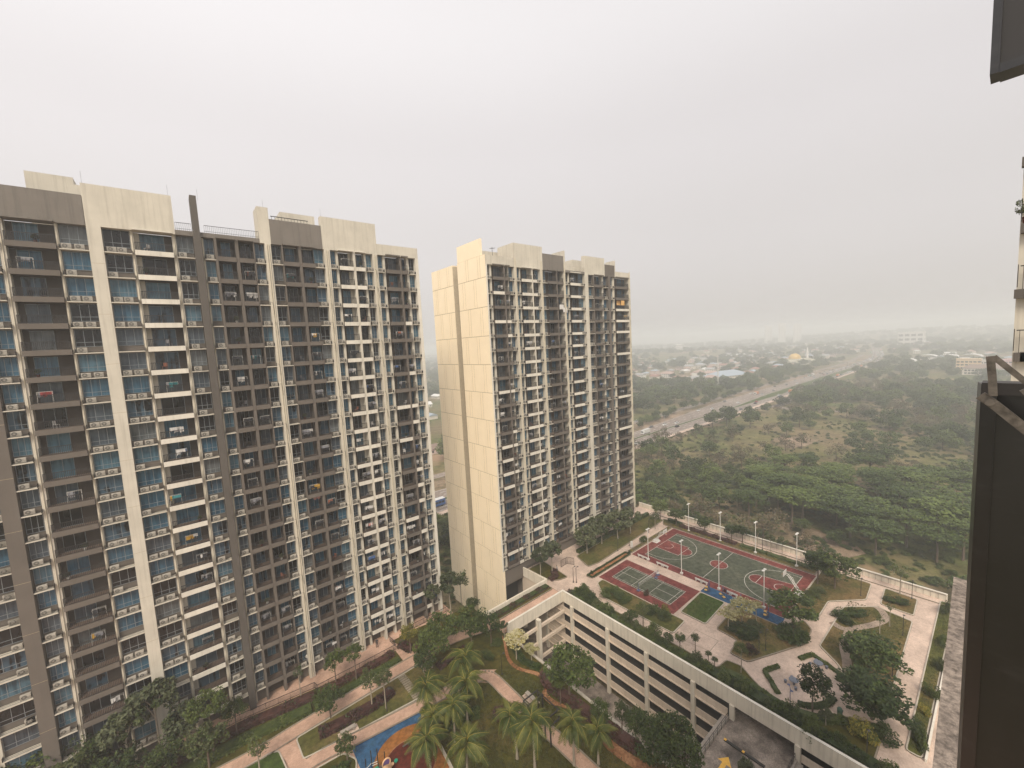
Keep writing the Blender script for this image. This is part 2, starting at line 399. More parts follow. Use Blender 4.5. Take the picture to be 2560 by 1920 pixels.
colsR = [
 (51.62,51.95,'P',{'m':'white'}),(51.95,52.95,'W'),(52.95,53.4,'S',{'pipe':0}),(53.4,56.3,'B',{'slab':'mix','doors':[(53.6,55.2)]}),(56.3,56.68,'C'),
 (56.68,57.85,'B',{'slab':'mix','doors':[(56.8,57.7)]}),(57.85,58.05,'S',{'pipe':0}),(58.05,59.28,'W',{'ac':1}),(59.3,59.98,'P'),(59.98,61.2,'W'),(61.2,61.45,'S',{'pipe':0}),
 (61.45,64.45,'B',{'slab':'white','doors':[(61.5,62.85)],'creamwall':[(62.9,64.43)]}),(64.45,64.8,'C',{'m':'cream'}),(64.8,66.0,'B',{'slab':'white','doors':[(64.9,65.8)]}),
 (66.0,67.1,'W',{'ac':1}),(67.12,67.85,'P'),(67.87,69.4,'W'),(69.4,72.4,'B',{'doors':[(69.7,71.0)]}),(72.4,72.75,'C'),(72.75,74.75,'B',{'doors':[(73.0,74.5)]}),
 (74.77,75.5,'P'),(75.52,77.0,'W'),(77.0,77.35,'S',{'pipe':0}),(77.35,81.0,'B',{'slab':'white','doors':[(77.7,79.1),(79.5,80.7)]}),(81.0,82.7,'W',{'ac':1}),
 (82.72,84.0,'P'),(84.0,86.1,'W'),(86.1,86.4,'C'),(86.4,90.1,'B',{'doors':[(87.2,89.2)]}),(90.1,90.7,'S',{'pipe':0}),(90.7,92.2,'W',{'ac':1}),(92.22,93.2,'P',{'m':'taupe'}),
 (93.2,94.75,'W'),(94.75,95.5,'S'),(95.5,101.35,'B',{'slab':'mix','doors':[(96,98),(98.8,100.8)]}),(101.35,102.2,'P')]
roofR = [(51.62,59.28,18.75,'cream',1.0),(59.3,68.0,22.0,'cream',5.5),(68.02,75.05,20.6,'grey',1.0),(75.07,75.6,21.9,'cream',4.0),(75.62,82.7,17.4,'grey',9.5),
 (82.72,90.85,21.45,'cream',1.0),(90.87,95.15,19.95,'taupe',1.0),(95.17,95.5,21.3,'cream',3.0),(95.52,102.2,18.4,'cream',1.0)]
T2, sp2 = tower('apartment_tower', 'farther apartment tower with blank cream end wall, in the middle of the view', 69.4, 7.98, colsR, roofR, -49.6, 51, depth=10.7, seed=9)
# rear block, recess and the panelled end wall of the farther tower
def endwall():
    zt, zb = 18.9, -66.0
    b = MB(); X0 = 51.62*69.4/70-51
    b.box(X0+.02, .04, zb, X0+.6, 10.7, -49.62)
    b.box(X0+1.6, 10.7, zb, 50.2, 12.8, 18.6); b.box(X0+.02, 12.8, zb, 50.2, 22.6, 18.85)
    b.box(X0+.02, 1.02, 16.5, X0+.6, 10.68, zt-.05)
    b.build('wall', M['warmcream'], T2)
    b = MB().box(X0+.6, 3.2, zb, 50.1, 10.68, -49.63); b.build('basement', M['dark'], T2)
    b = MB().box(X0+1.58, 10.72, zb, X0+1.6, 12.78, 18.4); b.build('recess_wall', M['taupe'], T2)
    MB().box(X0+.03, 12.76, zb, X0+1.6, 12.798, 18.6).build('recess_wall', simple('recess_tan', (.50, .425, .31), .9), T2)  # thin tan plate, darker than the end wall panels
    rr = random.Random(4); g = .07
    j = MB().box(X0-.012, .06, zb, X0+.015, 10.66, zt-.02).box(X0-.012, 12.84, zb, X0+.015, 22.56, 18.8)
    j.build('panel_joint', M['joint'], T2)
    for (ya, yb) in ((.04, 10.7), (12.8, 22.6)):
        z = zt; i = 0; hts = [12.9]
        while z > zb+.5:
            h = 6.04 if i else 4.6
            z2 = max(zb, z-h)
            L = yb-ya; fr = [0, .35, .43, .76, .84, 1.0] if i % 2 else [0, .18, .26, .60, .68, 1.0]
            for q in range(5):
                y0 = ya+L*fr[q]+.065; y1 = ya+L*fr[q+1]-.065
                if q == 0: y0 = ya
                if q == 4: y1 = yb
                me = cached(('pan', round(y1-y0, 2), round(z-z2, 2)), lambda: MB().box(-.05, 0, 0, -.012, y1-y0, z-z2-g*1.6).mesh('wall_panel', M['warmcream']))
                put(me, 'wall_panel', T2, (X0, y0, z2+g*.8))
            z = z2; i += 1
    # raised plant room panel over the front block, and blocks behind the parapets
    b = MB().box(X0+.03, 1.6, 18.92, X0+.5, 10.6, 22.35); b.build('roof_screen', M['warmcream'], T2)
    for q in ((X0+2.5, 6.2, 18.6, 16.9, 10.4, 21.2), (31.0, 4, 17.4, 39.6, 9.5, 21.2), (18.0, 5, 18.4, 23.5, 10, 20.9)): MB().box(*q).build('plant_room', M['cream'], T2)
    a = MB().tube((4.4, 3, 18.7), (4.4, 3, 21.3), .05).tube((3.8, 3, 21.0), (5.2, 3, 21.2), .03)
    for q in range(5): a.tube((3.9+q*.28, 2.6, 21.03+q*.03), (3.9+q*.28, 3.4, 21.03+q*.03), .02)
    a.build('aerial', M['black'], T2)
    b = MB()
    for i in range(9): b.box(25.0+i*.8, -.02, 17.42, 25.06+i*.8, .04, 18.5)
    b.box(24.8, -.03, 18.42, 31.8, .05, 18.5).box(24.8, -.02, 17.9, 31.8, .03, 17.95); b.build('roof_railing', M['cream'], T2)
    f = MB().box(6.6, .35, -66, 50.2, 3.19, -49.9).box(X0+.61, .3, -53.3, 6.6, 3.19, -49.9); f.build('ground_floor', M['taupe'], T2)
endwall()
def roofbits():
    for x0, x1 in ((35.85, 37.5), (38.9, 45.25)):
        b = MB(); n = int((x1-x0)/.2)
        for i in range(n+1): x = x0+(x1-x0)*i/n; b.box(x-.012, .1, 17.32, x+.012, .125, 18.25)
        b.box(x0, .08, 18.25, x1, .14, 18.3).box(x0, .1, 17.5, x1, .12, 17.54)
        b.build('roof_railing', M['black'], T1)
    for q in ((22.6, 4.5, 17, 26.6, 9, 23.4), (26.601, 4.5, 17, 27.4, 8, 22.6), (49.0, 3.5, 17, 54.0, 9, 22.6), (8, 5, 17, 12, 10, 23.0)): MB().box(*q).build('plant_room', M['cream'], T1)
    b = MB()
    for i in range(12): b.box(47.2+i*.44, .5, 20.3, 47.24+i*.44, .53, 20.85)
    b.box(47.1, .48, 20.8, 52.2, .56, 20.9); b.build('roof_railing', M['black'], T1)
    # lightning rods
    for x in (27.7, 35.5, 38.6, 46.2, 54.1): MB().tube((x, .3, 21.5), (x, .3, 23.0), .012, n=4).build('lightning_rod', M['black'], T1)
roofbits()
# ================================================================ GROUND, PODIUM, GARDEN, COURTS
GZ, PZ = -66.0, -51.8
def ground_mat(name, c1, c2, c3, s1=0.05, s2=0.6, c4=None, bumpy=0.5):
    m, t, p = newmat(name)
    a = noise(t, s1, 6); b = noise(t, s2, 6); c = noise(t, s2*9, 3)
    r = ramp(t, [(0.40, c1), (0.52, c2), (0.62, c3)]); t.links.new(a, r.inputs[0])
    r2_ = ramp(t, [(0.3, (0.55, 0.55, 0.55)), (0.7, (1.25, 1.25, 1.25))]); t.links.new(b, r2_.inputs[0])
    o = mixc(t, 1.0, r.outputs[0], r2_.outputs[0], 'MULTIPLY')
    r3 = ramp(t, [(0.35, (0.7, 0.7, 0.7)), (0.65, (1.2, 1.2, 1.2))]); t.links.new(c, r3.inputs[0])
    o = mixc(t, 1.0, o, r3.outputs[0], 'MULTIPLY')
    if c4:
        d = noise(t, 0.012, 5); rr_ = ramp(t, [(0.62, (0, 0, 0)), (0.68, (1, 1, 1))]); t.links.new(d, rr_.inputs[0])
        o = mixc(t, rr_.outputs[0], o, c4)
    t.links.new(o, p.inputs['Base Color']); p.inputs['Roughness'].default_value = 0.95; p.inputs['Specular IOR Level'].default_value = 0.1
    bump(t, p, b, bumpy, 0.3)
    return m
def paver_mat(name, c, c2, bw=0.22, bh=0.11, stain=0.3, rot=0.0):
    m, t, p = newmat(name)
    g = N(t, 'ShaderNodeNewGeometry'); br = N(t, 'ShaderNodeTexBrick')
    mp = N(t, 'ShaderNodeMapping'); mp.inputs['Rotation'].default_value = (0, 0, rot); t.links.new(g.outputs['Position'], mp.inputs[0]); t.links.new(mp.outputs[0], br.inputs['Vector'])
    br.inputs['Scale'].default_value = 1; br.inputs['Brick Width'].default_value = bw; br.inputs['Row Height'].default_value = bh; br.inputs['Mortar Size'].default_value = 0.008
    br.inputs['Color1'].default_value = (*c, 1); br.inputs['Color2'].default_value = (*c2, 1); br.inputs['Mortar'].default_value = (*[x*.62 for x in c], 1)
    a = noise(t, 0.25, 7, rough=0.7); r = ramp(t, [(0.35, (1-stain,)*3), (0.62, (1.08,)*3)]); t.links.new(a, r.inputs[0])
    b = noise(t, 2.3, 4); rb = ramp(t, [(0.3, (0.88,)*3), (0.6, (1.04,)*3)]); t.links.new(b, rb.inputs[0])
    o = mixc(t, 1.0, br.outputs['Color'], r.outputs[0], 'MULTIPLY'); o = mixc(t, 1.0, o, rb.outputs[0], 'MULTIPLY')
    t.links.new(o, p.inputs['Base Color']); p.inputs['Roughness'].default_value = 0.9; p.inputs['Specular IOR Level'].default_value = 0.2
    return m
M['field'] = ground_mat('wild_field', (0.20, 0.155, 0.085), (0.15, 0.14, 0.056), (0.10, 0.115, 0.036), 0.02, 0.25, c4=(0.30, 0.20, 0.13))
M['lawn'] = ground_mat('lawn_grass', (0.075, 0.085, 0.022), (0.10, 0.095, 0.028), (0.15, 0.115, 0.045), 0.13, 1.6, bumpy=0.25)
M['greenlawn'] = ground_mat('green_lawn_grass', (0.05, 0.085, 0.018), (0.065, 0.095, 0.022), (0.11, 0.105, 0.035), 0.2, 1.6, bumpy=0.25)
M['drylawn'] = ground_mat('dry_lawn_grass', (0.09, 0.085, 0.028), (0.14, 0.105, 0.042), (0.19, 0.13, 0.06), 0.2, 1.8, bumpy=0.25)
M['darklawn'] = ground_mat('garden_grass', (0.055, 0.055, 0.011), (0.075, 0.068, 0.014), (0.10, 0.08, 0.022), 0.12, 1.5, bumpy=0.25)
M['soil'] = ground_mat('orange_soil', (0.26, 0.11, 0.05), (0.33, 0.16, 0.08), (0.40, 0.21, 0.11), 0.4, 3)
M['pave'] = paver_mat('beige_pavers', (0.62, 0.485, 0.40), (0.55, 0.42, 0.34), rot=0.0)
M['pavewarm'] = paver_mat('pink_pavers', (0.58, 0.385, 0.29), (0.50, 0.32, 0.235), 0.24, 0.12)
M['stonepath'] = paver_mat('grey_brown_pebble_path', (0.36, 0.28, 0.22), (0.30, 0.235, 0.185), 0.12, 0.09)
M['kerb'] = painted('kerb_concrete', (0.46, 0.41, 0.34), 0.5, (0.14, 0.12, 0.10))
M['darkkerb'] = painted('mossy_kerb_concrete', (0.26, 0.22, 0.17), 0.5, (0.08, 0.07, 0.05))
M['asphalt'] = ground_mat('asphalt', (0.235, 0.195, 0.17), (0.265, 0.22, 0.19), (0.30, 0.25, 0.215), 0.03, 1.0, bumpy=0.1)
M['ramp'] = ground_mat('stained_ramp_concrete', (0.13, 0.11, 0.095), (0.27, 0.225, 0.19), (0.36, 0.30, 0.25), 0.18, 0.9, bumpy=0.1)
M['redcourt'] = ground_mat('red_court_coating', (0.165, 0.045, 0.042), (0.19, 0.053, 0.048), (0.22, 0.07, 0.06), 0.15, 1.2, bumpy=0.05)
M['greencourt'] = ground_mat('green_court_coating', (0.080, 0.090, 0.064), (0.092, 0.102, 0.072), (0.11, 0.115, 0.082), 0.15, 1.2, bumpy=0.05)
M['line'] = simple('white_court_line', (0.62, 0.58, 0.52), 0.8)
M['blue'] = ground_mat('blue_rubber_surface', (0.03, 0.085, 0.17), (0.035, 0.10, 0.20), (0.045, 0.12, 0.22), 0.4, 2, bumpy=0.05)
M['orange'] = ground_mat('ochre_rubber_surface', (0.27, 0.11, 0.03), (0.30, 0.125, 0.036), (0.33, 0.15, 0.05), 0.4, 2, bumpy=0.05)
M['maroon'] = ground_mat('maroon_rubber_surface', (0.10, 0.022, 0.014), (0.115, 0.026, 0.017), (0.13, 0.03, 0.02), 0.4, 2, bumpy=0.05)
M['roadline'] = simple('road_line_paint', (0.55, 0.53, 0.5), 0.8)
M['yellow'] = simple('yellow_paint', (0.75, 0.42, 0.06), 0.7)
def sheet(name, pts, z, mat, dz=0.03, parent=None, label=None):
    b = MB(); b.prism(pts, z-dz, z); o = b.build(name, M[mat], parent)
    if parent is None: struct(o, label)
    return o
# the far ground: one sheet with gentle hills, gridded
def terrain():
    b = MB(); nu, nv = 90, 90
    def hgt(x, y):
        d = math.hypot(x, y); 
        if d < 650: return 0
        k = min(1, (d-650)/900)
        h = 9*math.sin(x*.0021+1.3)*math.cos(y*.0026+.4)+7*math.sin(x*.0043+y*.0031)
        h += 14*max(0, min(1, (d-1600)/1500))*(1+math.sin(math.atan2(y, x)*9))*.8
        if 120 < y < 210+max(0, x-1000)*.2 and x < 1500: h *= .15
        return max(-2, h)*k
    def cs(n):
        o = []
        for i in range(n+1):
            t = 2*i/n-1; o.append(math.copysign(abs(t)**2.2, t)*5600)
        return o
    X, Y = cs(nu), cs(nv); P = {}
    for i, x in enumerate(X):
        for j, y in enumerate(Y):
            P[i, j] = len(b.v); b.v.append((x, y, GZ+hgt(x, y)))
    for i in range(nu):
        for j in range(nv):
            b.f.append((P[i, j], P[i+1, j], P[i+1, j+1], P[i, j+1])); b.m.append(0)
    struct(b.build('ground', M['field'], smooth=True), 'wild field of grass and bare soil reaching to the hazy hills')
    return hgt
hgt = terrain()
# podium slabs (the garden deck, the bridge, the court deck)
b = MB()
b.prism([(-60, -30), (41.2, -30), (41.2, 62.2), (37.5, 62.2), (37.5, 90), (-60, 90)], PZ-.6, PZ-.06)
struct(b.build('garden_deck', M['pavewarm']), 'paved deck of the palm garden')
b = MB(); b.prism([(41.0, 57.2), (57.2, 57.2), (57.2, 62.2), (41.0, 62.2)], PZ-.6, PZ)
struct(b.build('bridge_walk', M['pavewarm']), 'pink paved walk over the open lightwell')
b = MB(); b.prism([(57.15, -30), (106.9, -30), (106.9, 72), (57.3, 70.3), (57.3, 57.2), (57.15, 57.2)], PZ-.6, PZ)
struct(b.build('court_deck', M['pave']), 'beige paved deck around the courts')
b = MB(); b.prism([(41.3, -30), (57.1, -30), (57.1, 70), (51.3, 70), (51.3, 75), (41.3, 75)], GZ-.2, GZ+.3)
struct(b.build('lightwell_floor', M['ramp']), 'dark concrete floor of the lightwell')
# ---------------- car park
M['darkslab'] = simple('shade_dark_parking_floor', (0.045, 0.040, 0.036), 0.9)  # parking floors coloured dark to paint in the shade of the interior
cp = thing('car_park', 'white open-sided car park with four long parapet bands below the court deck', 'car park', (56.8, 57, 0), group=None)
ox, oy = 56.8, 57.0
def cpb(name, mat, boxes, mi=0):
    b = MB()
    for q in boxes: b.box(q[0]-ox, q[1]-oy, q[2], q[3]-ox, q[4]-oy, q[5])
    return b.build(name, M[mat], cp)
cpb('top_beam', 'cpwhite', [(56.8, -30, -53.0, 57.12, 57.12, -50.72)])
cpb('coping', 'white', [(56.76, -30, -50.72, 57.16, 57.16, -50.66)])
cpb('bridge_beam', 'cpwhite', [(42.2, 56.82, -53.0, 56.795, 57.12, -50.72)])
cpb('coping', 'white', [(42.2, 56.78, -50.72, 56.75, 57.16, -50.66)])
for k in range(5):
    z = -55.0-3.0*k
    if z < GZ: break
    v0 = 24.0
    cpb('parapet_band', 'cpband', [(56.84, v0+.3, z-.1, 57.0, 62.2, z+.95)])
    cpb('parapet_band', 'cpband', [(56.84, -30, z-.1, 57.0, 15.2, z+.95)])
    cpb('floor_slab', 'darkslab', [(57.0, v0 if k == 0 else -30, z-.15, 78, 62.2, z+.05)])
    cpb('slab_edge', 'cpband', [(56.6, 24.3, z-.25, 56.83, 62.2, z-.1)])
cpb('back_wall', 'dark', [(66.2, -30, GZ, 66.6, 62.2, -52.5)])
for v in (61.8, 54.4, 45.6, 37.5, 29.35, 23.6, 15.55, 7.4, -0.8, -9):
    me = cached('cpcol', lambda: MB().box(0, 0, 0, .5, .62, 13.1).mesh('column', M['cpwhite']))
    put(me, 'column', cp, (56.52-ox, v-.3-oy, GZ))
for u, v in ((62, 54), (62, 46), (62, 38), (62, 30)):
    put(cached('cpcol', None), 'column', cp, (u-ox, v-oy, GZ))
for z in (-54.7, -57.9, -61.1):
    cpb('cross_beam', 'cpband', [(41.5, 56.3, z-.35, 56.7, 56.72, z+.2)])
cpb('column', 'cpwhite', [(49.0, 55.9, GZ, 49.7, 56.75, -53.0)])
cpb('column', 'cpwhite', [(44.6, 58.4, GZ, 45.3, 59.1, -53.0)])
# the dark between the bands is shade put into the floor colour; the retaining wall of the garden
wl = thing('retaining_wall', 'pale retaining wall along the garden edge above the lightwell', 'wall', (41.45, 20, 0))
MB().box(-.2, -50, GZ, .12, 34.5, PZ-.1).build('wall', M['cpwhite'], wl)
MB().box(-.28, -50, PZ-.1, .18, 34.5, PZ+.22).build('coping', M['kerb'], wl)
# ---------------- ramp with arrow
rp = MB(); rp.prism([(41.6, 15.9), (66.0, 15.9), (66.0, 23.9), (41.6, 23.9)], -55.5, -55.1)
struct(rp.build('ramp', M['ramp']), 'stained concrete car ramp passing under the long beam')
for v, lab in ((24.05, 'low mossy ramp wall with black rail on the side of the white bands'), (15.6, 'low ramp wall with black rail at the bottom edge of the view')):
    t_ = thing('ramp_wall', lab, 'ramp wall', (42, v, -55.5))
    MB().box(0, -.12, -.4, 14.4, .12, .85).build('wall', M['conc'], t_)
    MB().box(0, -.75 if v < 20 else .12, .0, 14.4, -.12 if v < 20 else .75, .55).build('ledge', M['conc'], t_)
    b = MB(); b.box(0, -.17 if v > 20 else .13, 1.6, 14.4, -.13 if v > 20 else .17, 1.66).box(0, -.17 if v > 20 else .13, 1.2, 14.4, -.13 if v > 20 else .17, 1.23)
    for i in range(13): b.box(i*1.2, -.17 if v > 20 else .13, .3, i*1.2+.05, -.13 if v > 20 else .17, 1.6)
    b.build('railing', M['black'], t_)
A = [(48.9, 21.5), (48.9, 22.1), (50.9, 22.1), (50.9, 22.7), (52.0, 21.85), (50.9, 20.9), (50.9, 21.5)]
A = [(50.6-(p[1]-21.8)*1.25-.2, 21.3+(p[0]-50.6)*.62) for p in A]
A = [(49.6+x*.9, 21.6+y*.9) for x, y in ((-1.6, -.3), (0, -.3), (0, -.95), (1.35, 0), (0, .95), (0, .3), (-1.6, .3))]
b = MB(); b.prism(A, -55.1, -55.094, bottom=False); tag(b.build('road_arrow', M['yellow']), 'yellow painted arrow on the stained ramp concrete', 'road marking')
hb = MB(); hb.box(52.6, 18.0, -55.1, 52.95, 23.0, -54.92).box(52.6, 20.4, -54.92, 52.95, 20.7, -54.9, 1).box(52.6, 22.7, -54.92, 52.95, 23.0, -54.9, 1)
tag(hb.build('lane_divider', [M['black'], M['yellow']]), 'long black rubber lane divider lying on the ramp', 'lane divider')
# ---------------- planter helper: lawn with raised kerb
def planter(pts, lawn, label, kerb='kerb', kh=.16, kw=.16, parent=None):
    a = sum(pts[i][0]*pts[(i+1)%len(pts)][1]-pts[(i+1)%len(pts)][0]*pts[i][1] for i in range(len(pts)))
    if a < 0: pts = pts[::-1]
    # chamfer corners lightly
    q = []
    n = len(pts)
    for i in range(n):
        p0, p1, p2 = Vector(pts[i-1]), Vector(pts[i]), Vector(pts[(i+1)%n])
        d = min(.5, (p1-p0).length*.3, (p2-p1).length*.3)
        A_ = p1+(p0-p1).normalized()*d; B_ = p1+(p2-p1).normalized()*d
        q += [tuple(A_), tuple((A_+B_+p1*2)/4), tuple(B_)]
    pts = q; n = len(pts)
    o = MB(); o.prism(pts, PZ-.05, PZ+.09, bottom=False); root = struct(o.build('lawn', M[lawn]), label)
    k = MB(); inn = []
    for i in range(n):
        p0, p1, p2 = Vector(pts[i-1]), Vector(pts[i]), Vector(pts[(i+1)%n])
        t1 = (p1-p0).normalized(); t2 = (p2-p1).normalized(); nn = Vector((-(t1+t2).y, (t1+t2).x))
        if nn.length < 1e-4: nn = Vector((-t1.y, t1.x))
        nn.normalize(); inn.append(tuple(p1+nn*kw))
    for i in range(n):
        j = (i+1)%n; a_, b_, c_, d_ = pts[i], pts[j], inn[j], inn[i]; z0, z1 = PZ-.04, PZ+kh
        k.face([(*a_, z1), (*b_, z1), (*c_, z1), (*d_, z1)]).face([(*a_, z0), (*b_, z0), (*b_, z1), (*a_, z1)]).face([(*c_, z0), (*d_, z0), (*d_, z1), (*c_, z1)])
    k.build('kerb', M[kerb], root)
    return root
planter([(69, 33.2), (69, 38.1), (77.6, 38.4), (77.7, 33.5)], 'greenlawn', 'square of greener lawn between badminton court and blue strip')
planter([(69.2, 31.5), (77.7, 31.6), (77.8, 24.2), (82.5, 22), (80.6, 20.2), (75.8, 20), (65.1, 24.7), (65.1, 27.5), (68.9, 27.9)], 'drylawn', 'lawn with two round shrub beds beside the blue strip', 'darkkerb')
planter([(62.2, 50.6), (65.4, 54.9), (67.3, 54.9), (67.3, 36.1), (62.7, 35.9)], 'lawn', 'long lawn between the badminton court and the narrow path')
planter([(66.0, 56.5), (65.6, 58.3), (80.6, 58.4), (80.8, 56.7)], 'soil', 'narrow bed of orange soil above the courts', 'darkkerb')
planter([(57.2, -20), (57.2, 56.6), (60.3, 56.4), (63.4, 56.6), (60.6, 49.8), (60.6, 27.5), (63.3, 27.2), (63.7, 25), (62.5, 23.3), (60.2, 19.1), (60.4, 16.8), (62.7, 14), (64.9, 12.1), (66.5, 8.6), (59.4, 8.6), (59.3, -20)], 'darklawn', 'planted verge along the back of the long white beam', 'darkkerb')
planter([(77.1, 18.4), (91.8, 18.3), (96.0, 14.2), (95.1, 9.3), (67.5, 8.9), (70.0, 12.2), (74.5, 15.4)], 'drylawn', 'large lawn with the curved pebble path', 'kerb')
planter([(97.3, 14.0), (104.2, 14.4), (103.8, 9.6), (97.2, 9.4)], 'drylawn', 'small square lawn near the boundary wall corner')
planter([(83.5, 20.4), (91.6, 20.5), (97.1, 15.9), (104.2, 16.3), (104.4, 24.4), (82.8, 24.4), (82.6, 22.2)], 'drylawn', 'lawn under the dark trees at the court corner')
planter([(100.25, 24.8), (103.7, 24.8), (103.7, 62), (100.25, 60)], 'drylawn', 'long planted bed between the courts and the boundary wall', 'darkkerb')
planter([(64.2, 4.95), (106.2, 4.95), (106.2, 6.9), (64.2, 6.5)], 'lawn', 'strip of lawn along the right edge of the deck')
planter([(81.0, 57.0), (100.0, 57.2), (100.0, 58.3), (81.4, 58.3)], 'drylawn', 'thin bed at the far end of the basketball court', 'darkkerb')
planter([(68.9, 60.3), (70.6, 65.5), (103, 66.5), (103, 61.3), (72, 59.7)], 'lawn', 'lawn under the palms in front of the farther tower', 'darkkerb')
planter([(58.4, 63.2), (58.4, 69.3), (63.4, 69.3), (62.6, 60.7), (60.2, 61.2)], 'darklawn', 'lawn under the palms beside the farther tower end', 'darkkerb')
planter([(41.8, 59.95), (57.2, 59.95), (57.2, 62.15), (41.8, 62.15)], 'darklawn', 'planted bed along the bridge walk', 'darkkerb')
# L-shaped hedges in the plaza get their beds with their foliage later
def strip_path(pts, w, z, mat, name='path', label=None):
    b = MB(); L, Rr = [], []
    for i, p in enumerate(pts):
        p = Vector(p[:2]); a = Vector(pts[max(0, i-1)][:2]); c = Vector(pts[min(len(pts)-1, i+1)][:2]); t = (c-a).normalized(); n = Vector((-t.y, t.x))
        ww = w[i] if hasattr(w, '__len__') else w
        L.append(p+n*ww/2); Rr.append(p-n*ww/2)
    for i in range(len(pts)-1):
        b.face([(Rr[i].x, Rr[i].y, z), (Rr[i+1].x, Rr[i+1].y, z), (L[i+1].x, L[i+1].y, z), (L[i].x, L[i].y, z)])
    return struct(b.build(name, M[mat]), label)
def smooth_pts(P, k=6):
    o = []
    for i in range(len(P)-1):
        p0, p1, p2, p3 = (Vector(P[max(0, i-1)]), Vector(P[i]), Vector(P[i+1]), Vector(P[min(len(P)-1, i+2)]))
        for j in range(k):
            t = j/k; o.append(tuple(.5*((2*p1)+(p2-p0)*t+(2*p0-5*p1+4*p2-p3)*t*t+(3*p1-p0-3*p2+p3)*t**3)))
    o.append(tuple(P[-1])); return o
strip_path(smooth_pts([(85.2, 18.6), (84.6, 16.6), (86.6, 15.2), (89.5, 13.6), (92.5, 12.6), (94.6, 13.2), (95.9, 14.4)]), 1.15, PZ+.125, 'stonepath', label='curved pebble path across the large lawn')
strip_path(smooth_pts([(84.9, 16.0), (82.6, 15.9), (79.4, 15.6), (76.2, 14.6), (73.6, 14.0)]), 1.2, PZ+.121, 'stonepath', label='pebble side path under the fan-shaped tree')
# ---------------- courts
def court(name, pts, mat, z, label): return sheet(name, pts, z, mat, .02, None, label)
court('basketball_court', [(80.75, 24.6), (100.05, 24.6), (100.05, 56.75), (80.75, 56.75)], 'redcourt', PZ+.012, 'red border of the basketball court')
court('basketball_court', [(83.0, 26.4), (98.0, 26.4), (98.0, 54.5), (83.0, 54.5)], 'greencourt', PZ+.017, 'green playing area of the basketball court')
court('badminton_court', [(67.45, 38.6), (77.85, 38.6), (77.85, 56.1), (67.45, 56.1)], 'redcourt', PZ+.012, 'red border of the badminton court')
court('badminton_court', [(69.6, 40.5), (75.7, 40.5), (75.7, 54.1), (69.6, 54.1)], 'greencourt', PZ+.017, 'green playing area of the badminton court')
sheet('court_walk', [(77.85, 38.6), (80.75, 38.6), (80.75, 56.75), (77.85, 56.75)], PZ+.006, 'pave', .005, None, 'beige walk between the two courts')
sheet('fitness_strip', [(77.95, 24.2), (80.65, 24.4), (80.7, 38.58), (77.95, 38.58)], PZ+.014, 'blue', .01, None, 'blue rubber strip under the exercise machines')
LZ = PZ+.023; cu = 90.5
lw = .075
def cm(name, label, mat='line'):
    b = MB(); return b
def seg_(b, x0, y0, x1, y1, w=lw):
    d = Vector((x1-x0, y1-y0)).normalized()*w/2; n = Vector((-d.y, d.x))
    b.face([(x0-d.x-n.x, y0-d.y-n.y, LZ), (x1+d.x-n.x, y1+d.y-n.y, LZ), (x1+d.x+n.x, y1+d.y+n.y, LZ), (x0-d.x+n.x, y0-d.y+n.y, LZ)])
def arc_(b, cx, cy, r, a0, a1, n=28, w=lw):
    for i in range(n):
        t0 = rad(a0+(a1-a0)*i/n); t1 = rad(a0+(a1-a0)*(i+1)/n)
        b.face([(cx+(r-w/2)*math.cos(t0), cy+(r-w/2)*math.sin(t0), LZ), (cx+(r+w/2)*math.cos(t0), cy+(r+w/2)*math.sin(t0), LZ), (cx+(r+w/2)*math.cos(t1), cy+(r+w/2)*math.sin(t1), LZ), (cx+(r-w/2)*math.cos(t1), cy+(r-w/2)*math.sin(t1), LZ)])
ln = MB()
for s in ((83, 26.4, 98, 26.4), (83, 54.5, 98, 54.5), (83, 26.4, 83, 54.5), (98, 26.4, 98, 54.5), (83, 40.45, 98, 40.45)): seg_(ln, *s)
arc_(ln, cu, 40.45, 1.8, 0, 360, 40)
ke = MB()
for sg, yb in ((-1, 54.5), (1, 26.4)):
    hy = yb+sg*1.58
    a = math.degrees(math.acos(6.55/6.75)) if False else 12
    if sg < 0: arc_(ln, cu, hy, 6.6, 180+2, 360-2, 40)
    else: arc_(ln, cu, hy, 6.6, 2, 178, 40)
    for s in (-1, 1): seg_(ln, cu+s*6.6, yb, cu+s*6.6, hy)
    fy = yb+sg*5.8
    for s in (-1, 1): seg_(ln, cu+s*2.9, yb, cu+s*1.8, fy) if sg > 0 else seg_(ln, cu+s*2.6, yb, cu+s*2.6, fy)
    seg_(ln, cu-(1.8 if sg > 0 else 2.6), fy, cu+(1.8 if sg > 0 else 2.6), fy)
    arc_(ln, cu, fy, 1.8, 180 if sg < 0 else 0, 360 if sg < 0 else 180, 24)
    arc_(ln, cu, hy, 1.3, 180 if sg < 0 else 0, 360 if sg < 0 else 180, 16)
    wv = 2.6 if sg < 0 else 2.9; w2 = 2.6 if sg < 0 else 1.8
    poly = [(cu-wv, yb), (cu+wv, yb), (cu+w2, fy)]+[(cu+1.8*math.cos(t), fy+sg*1.8*math.sin(t)) for t in [math.pi*i/14 for i in range(15)]]+[(cu-w2, fy)]
    ke.face([(x, y, PZ+.0195) for x, y in (poly if sg > 0 else poly[::-1])])
ke.face([(cu+1.8*math.cos(2*math.pi*i/32), 40.45+1.8*math.sin(2*math.pi*i/32), PZ+.0195) for i in range(32)])
struct(ke.build('court_key', M['redcourt']), 'red keys and centre circle of the basketball court')
struct(ln.build('court_lines', M['line']), 'white lines of the basketball court')
ln = MB()
